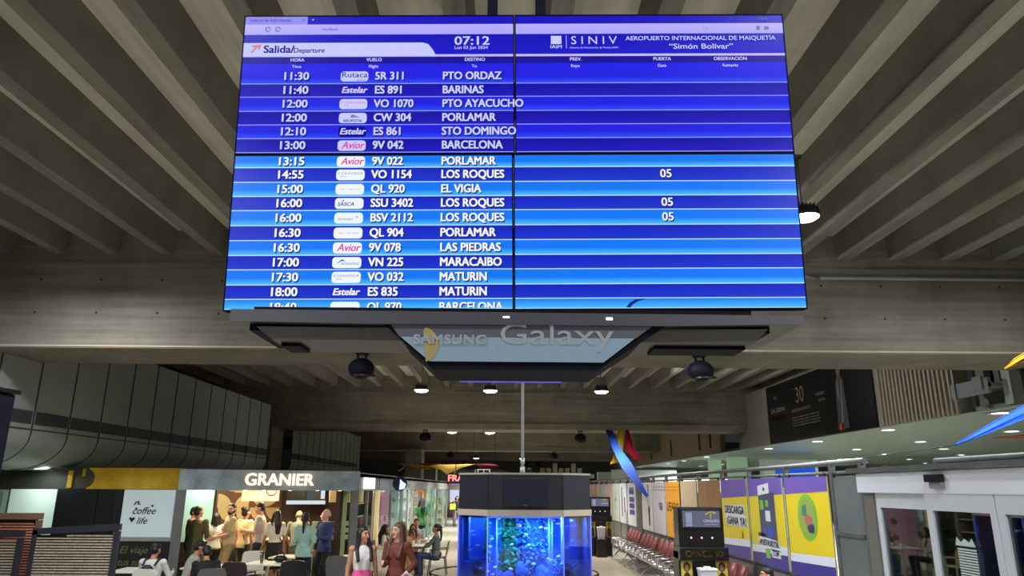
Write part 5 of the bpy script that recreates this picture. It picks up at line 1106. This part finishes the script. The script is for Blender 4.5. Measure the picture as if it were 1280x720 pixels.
def person(label, x, y, face, H=1.72, fem=False, skin='tan', hair=('short', (24, 20, 20)), top=((200, 200, 200), 'short', .86), bot=('trousers', (40, 42, 52)), shoe=(30, 28, 28),
           sit=False, lean=0, lw=None, rw=None, yaw=0, nod=0, step=.0, fine=True, extra=None, z0=0.0):
    t = thing('person', label, 'person', (x, y, z0), R(face), None); S = H/1.715
    dz = -.425 if sit else 0.0; A = Matrix.Rotation(R(lean), 3, 'X'); pv = Vector((0, 0, .93+dz))
    def U(p):                                  # upper body follows the lean
        p = Vector(p)+Vector((0, 0, dz)); return pv+A @ (p-pv)
    sh = .162 if fem else .185
    SHL = {1: U((sh, 0, 1.395)), -1: U((-sh, 0, 1.395))}
    HIP = {s: Vector((s*.088, 0, .90+dz)) for s in (1, -1)}
    if sit: ANK = {s: Vector((s*.12, -.40, .085)) for s in (1, -1)}
    else: ANK = {1: Vector((.095, .02-step, .085)), -1: Vector((-.095, .02+step, .085))}
    KNE = {}
    for s in (1, -1): KNE[s], ANK[s] = ik(HIP[s], ANK[s], .43, .42, (s*.12, -1, .35 if sit else 0))
    WR, EL = {}, {}
    for s, wt in ((1, lw), (-1, rw)):
        wt = Vector(wt)+Vector((0, 0, dz)) if wt else U((s*(sh+.075), -.03, .865))
        EL[s], WR[s] = ik(SHL[s], wt, .285, .255, (s*.5, 1, -.6))
    HC = U((0, -.015, 1.46)); HM = A @ Matrix.Rotation(R(yaw), 3, 'Z') @ Matrix.Rotation(R(nod), 3, 'X')
    def Hd(p): return HC+HM @ (Vector(p)-Vector((0, -.015, 1.46)))
    T = [(.84, .15, .105), (.93, .158, .11), (1.0, .146, .1), (1.08, .136, .095), (1.2, .153, .108), (1.30, .168, .112), (1.37, .172, .098), (1.42, .115, .072), (1.455, .058, .055)]
    if fem: T = [(.84, .16, .115), (.93, .166, .118), (1.0, .142, .1), (1.08, .116, .086), (1.2, .132, .098), (1.30, .146, .104), (1.36, .15, .09), (1.41, .1, .064), (1.445, .05, .05)]
    def torso(b, lo, hi, inf):
        rs = []
        for z, rx, ry in T:
            if lo-.05 <= z <= hi+.03: rs.append((U((0, .005 if z < 1.3 else .0, max(lo, min(hi, z)))), rx+inf, ry+inf, A))
        loft_(b, rs)
        if fem and hi > 1.3:
            for s in (1, -1): ell_(b, U((s*.062, -.062, 1.262)), (.066+inf*.5, .052+inf, .072+inf*.5))
    vx = .0085 if fine else .013
    def body(b):
        torso(b, .86, 1.455, 0)
        if sit: ell_(b, (0, .02, .50), (.15, .13, .10))
        cap_(b, U((0, .01, 1.42)), .055, Hd((0, .0, 1.53)), .05)
        ell_(b, Hd((0, .008, 1.622)), (.074, .093, .088), HM); ell_(b, Hd((0, -.03, 1.575)), (.06, .066, .085), HM); ell_(b, Hd((0, -.07, 1.515)), (.03, .026, .026), HM)
        cap_(b, Hd((0, -.092, 1.612)), .009, Hd((0, -.112, 1.577)), .015); ell_(b, Hd((0, -.075, 1.64)), (.05, .02, .014), HM)
        for s in (1, -1): ell_(b, Hd((s*.076, .008, 1.59)), (.011, .022, .031), HM); ell_(b, Hd((s*.04, -.062, 1.575)), (.024, .022, .022), HM)
        for s in (1, -1):
            ell_(b, SHL[s], (.056, .056, .056)); cap_(b, SHL[s], .05, EL[s], .037); cap_(b, EL[s], .037, WR[s], .025)
            d = (WR[s]-EL[s]).normalized(); nin = Vector((-s, -.35, .0)); nin = (nin-d*nin.dot(d)).normalized(); sd = d.cross(nin)*s
            if sd.y > 0 and abs(d.z) > .6: sd = -sd
            pc_ = WR[s]+d*.05
            cap_(b, WR[s]+d*.015+sd*.012, .021, WR[s]+d*.08+sd*.02, .02); cap_(b, WR[s]+d*.015-sd*.012, .02, WR[s]+d*.078-sd*.02, .018)
            for k, (o_, l_) in enumerate(((.030, .036), (.010, .041), (-.010, .038), (-.030, .030))):
                p0 = WR[s]+d*.085+sd*o_; p1 = p0+d*l_+nin*.012; p2 = p1+d*l_*.65+nin*.022
                cap_(b, p0, .0105, p1, .0100, 8); cap_(b, p1, .0100, p2, .0090, 8)
            q0 = WR[s]+d*.03+sd*.03; q1 = q0+d*.032+sd*.022+nin*.012; q2 = q1+d*.03+sd*.004+nin*.012
            cap_(b, q0, .014, q1, .0115, 8); cap_(b, q1, .0115, q2, .0100, 8)
            cap_(b, HIP[s], .083, KNE[s], .055); cap_(b, KNE[s], .055, KNE[s].lerp(ANK[s], .35)+Vector((0, .012, 0)), .052); cap_(b, KNE[s].lerp(ANK[s], .35)+Vector((0, .012, 0)), .05, ANK[s], .036)
            cap_(b, ANK[s]+Vector((0, .02, -.04)), .036, ANK[s]+Vector((s*.015, -.13, -.055)), .028)
    nm = 'skin_'+skin; sk = mat(nm, SKIN[skin], .5)
    solid('body', body, sk, t, vx, S, 2)
    col, sleeve, hem = top; tm_ = mat('cloth_%d_%d_%d' % col, col, .8, noise=.1, nscale=9)
    def shirt(b):
        torso(b, hem if not sit else max(hem, .88), 1.445, .014)
        if sit: ell_(b, (0, .02, .53), (.168, .148, .11))
        elif hem < .84: loft_(b, [(Vector((0, .005, hem)), .185, .14, Matrix.Identity(3)), (U((0, .005, .88)), .178, .13, A), (U((0, .005, 1.0)), .165, .115, A)])
        for s in (1, -1):
            if sleeve == 'none': continue
            ell_(b, SHL[s], (.068, .066, .064)); e_ = EL[s] if sleeve == 'long' else SHL[s].lerp(EL[s], .68)
            cap_(b, SHL[s], .063, e_, .051 if sleeve == 'long' else .060)
            if sleeve == 'long': cap_(b, EL[s], .051, EL[s].lerp(WR[s], .93), .037)
    solid('shirt', shirt, tm_, t, .012, S, 2)
    kind, bc = bot; bm2 = mat('cloth_%d_%d_%d' % bc, bc, .8, noise=.1, nscale=9)
    def legs(b):
        zt = 1.0+dz
        if kind == 'skirt':
            loft_(b, [(Vector((0, .0, .46)), .235, .20, Matrix.Identity(3)), (Vector((0, .005, .72)), .20, .16, Matrix.Identity(3)), (U((0, .005, .93)), .180, .132, A), (U((0, .005, 1.03)), .152, .112, A)])
        else:
            loft_(b, [(Vector((0, .0, .80+dz)), .165, .115, Matrix.Identity(3)), (U((0, .005, .93)), T[1][1]+.012, T[1][2]+.012, A), (U((0, .005, 1.02)), T[2][1]+.006, T[2][2]+.006, A)]+([(U((0, .005, 1.10)), T[3][1]+.012, T[3][2]+.012, A)] if hem > 1.05 else []))
            for s in (1, -1): cap_(b, HIP[s]+Vector((0, 0, -.02)), .097, KNE[s], .07); cap_(b, KNE[s], .07, ANK[s]+Vector((0, .012, 0)), .058)
    solid({'skirt': 'skirt'}.get(kind, 'trousers'), legs, bm2, t, .012, S, 2)
    sm = mat('shoe_%d_%d_%d' % shoe, shoe, .5)
    for s in (1, -1):
        solid('shoe', lambda b: (cap_(b, ANK[s]+Vector((0, .03, -.045)), .042, ANK[s]+Vector((s*.015, -.15, -.052)), .035), loft_(b, [(ANK[s]+Vector((s*.008, -.06, -.085)), .045, .13, Matrix.Identity(3)), (ANK[s]+Vector((s*.008, -.06, -.06)), .045, .13, Matrix.Identity(3))])), sm, t, .012, S, 1)
    # face
    m = MB(mat('eye_white', (226, 222, 216), .3)); k_ = mat('eye_dark', (34, 24, 20), .2)
    for s in (1, -1):
        m = MB(MATS['eye_white']); m.T = Matrix.Scale(S, 4); m.ell(Hd((s*.031, -.083, 1.607)), (.013, .010, .008), 10, 8, HM.to_4x4()); m.mat(k_).ell(Hd((s*.031, -.0915, 1.607)), (.006, .003, .0065), 8, 6, HM.to_4x4()); m.build('eye', t)
    m = MB(mat('lip_'+skin, tuple(int(v*f) for v, f in zip(SKIN[skin], (.85, .62, .62))), .5)); m.T = Matrix.Scale(S, 4); m.ell(Hd((0, -.094, 1.545)), (.022, .009, .007), 10, 6, HM.to_4x4()); m.build('mouth', t)
    hs, hc = hair; hm = mat('hair_%d_%d_%d' % hc, hc, .55, noise=.2, nscale=30, stretch=(1, 1, .2))
    m = MB(hm); m.T = Matrix.Scale(S, 4)
    for s in (1, -1): m.ell(Hd((s*.032, -.092, 1.626)), (.018, .006, .004), 8, 5, HM.to_4x4())
    m.build('eyebrows', t)
    def hr(b):
        if hs == 'bald':
            for s in (1, -1): ell_(b, Hd((s*.068, .035, 1.585)), (.014, .045, .032), HM)
            ell_(b, Hd((0, .09, 1.575)), (.055, .014, .034), HM)
        else:
            ell_(b, Hd((0, .020, 1.650)), (.084, .094, .080), HM); ell_(b, Hd((0, .045, 1.595)), (.078, .068, .080), HM)
            if hs == 'long':
                cap_(b, Hd((0, .06, 1.62)), .078, U((0, .125, 1.42)), .085); cap_(b, U((0, .125, 1.42)), .085, U((0, .125, 1.24)), .055)
                for s in (1, -1): cap_(b, Hd((s*.07, .0, 1.63)), .032, U((s*.105, -.045, 1.40)), .036); cap_(b, U((s*.105, -.045, 1.40)), .036, U((s*.10, -.135, 1.24)), .030)
            if hs == 'shoulder':
                cap_(b, Hd((0, .06, 1.62)), .08, Hd((0, .075, 1.47)), .075)
                for s in (1, -1): cap_(b, Hd((s*.07, .0, 1.63)), .032, Hd((s*.085, .02, 1.47)), .034)
            if hs == 'ponytail': ell_(b, Hd((0, .11, 1.65)), (.04, .04, .04), HM); cap_(b, Hd((0, .125, 1.64)), .036, U((0, .14, 1.44)), .034); cap_(b, U((0, .14, 1.44)), .034, U((0, .13, 1.30)), .018)
            if hs == 'bun': ell_(b, Hd((0, .10, 1.70)), (.05, .05, .05), HM)
    solid('hair', hr, hm, t, .010, S, 1)
    if extra == 'beard' or extra == 'beard_grey':
        gm = mat('beard_'+extra, (60, 44, 36) if extra == 'beard' else (170, 164, 158), .8)
        solid('beard', lambda b: (ell_(b, Hd((0, -.066, 1.518)), (.042, .038, .03), HM), [ell_(b, Hd((s*.05, -.03, 1.545)), (.016, .035, .034), HM) for s in (1, -1)]), gm, t, .010, S, 1)
    if extra == 'backpack':
        km = mat('backpack_navy', (34, 36, 52), .7)
        solid('backpack', lambda b: (ell_(b, U((0, .17, 1.16)), (.15, .09, .22)), ell_(b, U((0, .22, 1.06)), (.11, .06, .11))), km, t, .014, S, 2)
        for s in (1, -1): solid('strap', lambda b: (cap_(b, U((s*.11, .13, 1.36)), .02, U((s*.12, .02, 1.462)), .02), cap_(b, U((s*.12, .02, 1.462)), .02, U((s*.11, -.13, 1.32)), .02), cap_(b, U((s*.11, -.13, 1.32)), .02, U((s*.15, -.06, 1.1)), .018)), km, t, .012, S, 1)
    if extra == 'apron':
        solid('apron', lambda b: loft_(b, [(Vector((0, -.10, .5)), .17, .05, Matrix.Identity(3)), (U((0, -.08, .95)), .16, .06, A), (U((0, -.09, 1.3)), .1, .045, A)]), mat('apron_red', (150, 50, 46), .8), t, .012, S, 2)
    if extra == 'sling':
        solid('sling_strap', lambda b: (cap_(b, U((.13, .05, 1.43)), .014, U((-.14, .10, 1.02)), .014), cap_(b, U((.13, .05, 1.43)), .014, U((.05, -.125, 1.28)), .014), cap_(b, U((.05, -.125, 1.28)), .014, U((-.15, -.10, 1.02)), .014)), mat('strap_brown', (80, 44, 36), .7), t, .010, S, 0)
    t['wl'] = tuple(WR[1]*S); t['wr'] = tuple(WR[-1]*S); return t
def hand_bag(p, side, drop, m_, label, wd=.30, h=.22):
    """a bag hanging from the wrist or forearm of a person"""
    v = Vector(p['wl' if side > 0 else 'wr']); M = Matrix.Translation(p.location) @ Matrix.Rotation(p.rotation_euler.z, 4, 'Z'); c = M @ v
    t = thing('handbag', label, 'bag', (c.x, c.y, c.z-drop-h), p.rotation_euler.z)
    m = MB(m_); m.loft([[(-wd/2, -.06, 0), (wd/2, -.06, 0), (wd/2, .06, 0), (-wd/2, .06, 0)], [(-wd/2*1.06, -.065, h*.5), (wd/2*1.06, -.065, h*.5), (wd/2*1.06, .065, h*.5), (-wd/2*1.06, .065, h*.5)], [(-wd/2*.95, -.03, h), (wd/2*.95, -.03, h), (wd/2*.95, .03, h), (-wd/2*.95, .03, h)]]); m.build('body', t)
    m = MB(m_)
    for yy in (-.03, .03): m.tube([(-wd*.28, yy, h), (-wd*.2, yy, h+drop*.8), (0, yy*.5, h+drop+.03), (wd*.2, yy, h+drop*.8), (wd*.28, yy, h)], .009, 6)
    m.build('handle', t); return t
BLK, NVY, JN = (22, 22, 26), (30, 34, 56), (52, 66, 96)
# --- queue and customers of the bakery
person('person standing in long olive coat and khaki trousers, seen from behind at the cafe queue', -6.75, 16.75, 170, 1.76, hair=('short', (34, 28, 26)), top=((92, 88, 50), 'long', .62), bot=('trousers', (110, 96, 58)), lw=(.12, -.3, 1.12), rw=(-.16, -.26, 1.1), yaw=-25)
person('person with dark hair in black top behind the olive coat, facing right', -7.28, 17.75, 95, 1.71, hair=('short', (20, 18, 18)), top=(BLK, 'long', .86), rw=(-.1, -.28, 1.1), nod=12)
person('person with shoulder length black hair and white tee in the cafe queue, back turned', -6.58, 17.35, 200, 1.60, True, hair=('shoulder', (16, 15, 18)), top=((226, 224, 220), 'short', .88), bot=('trousers', (40, 40, 46)), lw=(.1, -.3, 1.05), skin='tan')
person('person in beige shirt and khaki trousers looking toward the camera', -6.06, 16.85, -55, 1.82, skin='light', hair=('short', (40, 28, 22)), top=((214, 190, 142), 'short', .84), bot=('trousers', (184, 150, 98)), lw=(.1, -.3, 1.06), rw=(-.08, -.32, 1.04), yaw=48, extra='beard')
person('person in cream tee with dark backpack strap facing the bakery counter', -5.98, 17.55, 150, 1.72, hair=('bun', (26, 22, 22)), top=((228, 210, 160), 'short', .84), bot=('trousers', (60, 60, 62)), lw=(.2, -.3, 1.0), extra='sling')
person('person in pale grey polo and dark trousers standing sideways at the cafe counter', -5.52, 17.2, -80, 1.84, skin='light', hair=('short', (24, 22, 22)), top=((190, 180, 172), 'short', .86), bot=('trousers', (36, 38, 46)), lw=(.1, -.3, 1.16), rw=(-.08, -.3, 1.16), nod=14)
person('person with long dark hair in white top and black skirt, side view at the cafe', -5.10, 17.0, -140, 1.68, True, hair=('long', (44, 30, 24)), top=((236, 226, 204), 'short', .92), bot=('skirt', (30, 26, 26)), lw=(.2, -.22, .9), extra='sling')
person('person with bald head and grey green shirt bending over a table', -4.72, 17.45, -165, 1.72, skin='light', hair=('bald', (150, 140, 128)), top=((128, 134, 116), 'short', .84), bot=('trousers', (120, 110, 92)), lean=26, lw=(.2, -.42, .95), rw=(-.2, -.42, .95))
person('person with dark ponytail in pale teal blouse seen from behind', -4.22, 16.15, 178, 1.66, True, hair=('ponytail', (22, 18, 18)), top=((160, 196, 186), 'long', .80), bot=('trousers', (34, 34, 52)), lw=(.12, -.24, 1.1), rw=(-.12, -.24, 1.1))
person('person with bald head, grey beard and navy jacket talking beside the teal blouse', -3.93, 16.75, -35, 1.72, skin='light', hair=('bald', (170, 160, 150)), top=((44, 62, 112), 'long', .82), bot=('trousers', (26, 26, 34)), lw=(.1, -.3, 1.12), extra='beard_grey')
person('person in pale shirt behind the slatted barrier of the cafe', -4.30, 18.2, -70, 1.64, skin='light', hair=('short', (80, 62, 46)), top=((176, 186, 170), 'short', .86))
person('person facing forward between the white tee and beige shirt in the queue', -6.35, 17.75, 10, 1.58, True, hair=('bun', (22, 18, 18)), top=((196, 150, 130), 'short', .88), lw=(.08, -.26, 1.1))
# --- seated on the terrace
person('seated person in pale hoodie with navy backpack, seen from behind', -5.98, 13.15, 175, 1.66, hair=('short', (18, 17, 22)), top=((206, 208, 204), 'long', .88), sit=True, lw=(.2, -.34, 1.2), rw=(-.2, -.34, 1.2), extra='backpack', nod=14)
person('seated person with black hair and grey white shirt at the white table', -5.72, 13.95, 120, 1.66, hair=('short', (16, 14, 20)), top=((168, 168, 160), 'short', .88), sit=True, lean=14, nod=10, lw=(.12, -.4, 1.12))
person('seated person all in black bending beside the khaki trousers', -5.1, 13.3, -150, 1.64, hair=('short', (16, 15, 20)), top=((20, 20, 26), 'long', .88), sit=True, lean=24, nod=10, bot=('trousers', (24, 24, 30)), lw=(.12, -.44, 1.05))
# --- walking towards the camera
pk = person('person with long black hair in white sleeveless top and pink trousers', -2.06, 11.2, 25, 1.63, True, hair=('long', (20, 16, 18)), top=((224, 218, 220), 'none', 1.09), bot=('trousers', (226, 88, 150)), yaw=25, step=.12)
br = person('person with long brown hair in brown dress holding a white handbag', -1.58, 11.35, -20, 1.68, True, skin='light', hair=('long', (84, 56, 40)), top=((112, 56, 42), 'long', .86), bot=('skirt', (108, 52, 40)), yaw=-20, lw=(.26, -.16, 1.02), rw=(-.08, -.3, 1.16), step=.1)
hand_bag(br, 1, .14, mat('bag_white', (228, 222, 222), .5), 'white handbag hanging from the arm of the person in brown')
# --- group at the corridor tables
person('seated person with dark hair and white blouse behind the brown dress', -3.1, 19.95, 88, 1.66, True, hair=('long', (30, 22, 22)), top=((224, 212, 206), 'short', .88), sit=True, lw=(.1, -.36, 1.15))
person('person with blond tipped hair standing right behind the brown dress', -1.82, 13.6, 150, 1.60, True, hair=('long', (150, 112, 66)), top=((170, 130, 90), 'long', .86), bot=('trousers', (90, 76, 66)))
person('seated person in pale blue shirt laughing at the far side of the table', -2.5, 21.75, 10, 1.76, skin='light', hair=('short', (70, 50, 40)), top=((192, 200, 214), 'short', .88), sit=True, lw=(.1, -.38, 1.18))
dr = person('seated person with brown hair raising a drink at the corridor table', -2.5, 20.9, 8, 1.62, True, hair=('long', (70, 36, 28)), top=((176, 120, 90), 'short', .88), sit=True, lw=(.04, -.24, 1.42))
person('seated person with dark ponytail, grey top and blue jeans on the metal chair', -1.78, 20.0, -92, 1.68, True, hair=('ponytail', (40, 30, 28)), top=((96, 104, 106), 'long', .88), bot=('trousers', (46, 70, 116)), sit=True, lw=(.14, -.42, 1.12), rw=(-.12, -.44, 1.12))
person('person in bright green top and black trousers standing by the red lit shop', -3.02, 27.5, -150, 1.78, True, hair=('long', (20, 18, 20)), top=((34, 104, 52), 'short', .84), bot=('trousers', (24, 24, 34)))
# --- far corridor
person('distant person in dark top with yellow bag walking at the corridor end', -2.75, 44, 20, 1.70, hair=('short', (20, 18, 18)), top=((40, 36, 44), 'long', .86), bot=('trousers', (130, 132, 136)), step=.18, fine=False)
person('distant person in grey leaning on a trolley near the corridor end', -3.0, 45.5, 160, 1.66, hair=('short', (26, 22, 22)), top=((60, 66, 80), 'long', .86), bot=('trousers', (120, 122, 128)), lean=22, step=.16, fine=False)
t = thing('shoulder_bag', 'bright yellow bag carried by the distant walking person', 'bag', (-2.98, 43.7, .95)); m = MB(mat('bag_yellow', (196, 196, 70), .6)); m.box((0, 0, .16), (.34, .16, .32), bev=.03); m.build('body', t); m = MB(MATS['bag_yellow']); m.tube([(-.12, 0, .3), (0, .02, .55), (.12, 0, .3)], .012, 6); m.build('strap', t)
for k, (x, y) in enumerate(((-1.9, 56.0), (-3.3, 56.4), (-2.6, 56.8))):
    person(['far tiny person in dark clothes at the lit counter, nearest the aquarium', 'far tiny person in dark clothes at the lit counter, by the shops', 'far tiny person in white at the lit counter middle'][k], x, y, (180, 160, 200)[k], 1.7, top=(((40, 40, 50), (50, 46, 60), (214, 214, 220))[k], 'long', .86), fine=False)
# --- seated by the fence
person('seated person with dark hair below the green oval poster, only head showing', 3.72, 10.85, -90, 1.50, hair=('short', (26, 20, 20)), top=((60, 60, 70), 'short', .88), sit=True)
# things hanging on hands and tables
t = thing('drinking_glass', 'glass with amber drink raised by the seated person with brown hair', 'glass', (0, 0, 0)); v = Matrix.Translation(dr.location) @ Matrix.Rotation(dr.rotation_euler.z, 4, 'Z') @ Vector(dr['wl']); t.location = (v.x-.03, v.y-.07, v.z+.02)
m = MB(MATS['tumbler_glass']); m.lathe([(.03, 0), (.04, .15), (.037, .15), (.028, .01)], n=14); m.build('tumbler', t); m = MB(MATS['amber_drink']); m.lathe([(.027, .012), (.033, .11)], n=12); m.build('drink', t)
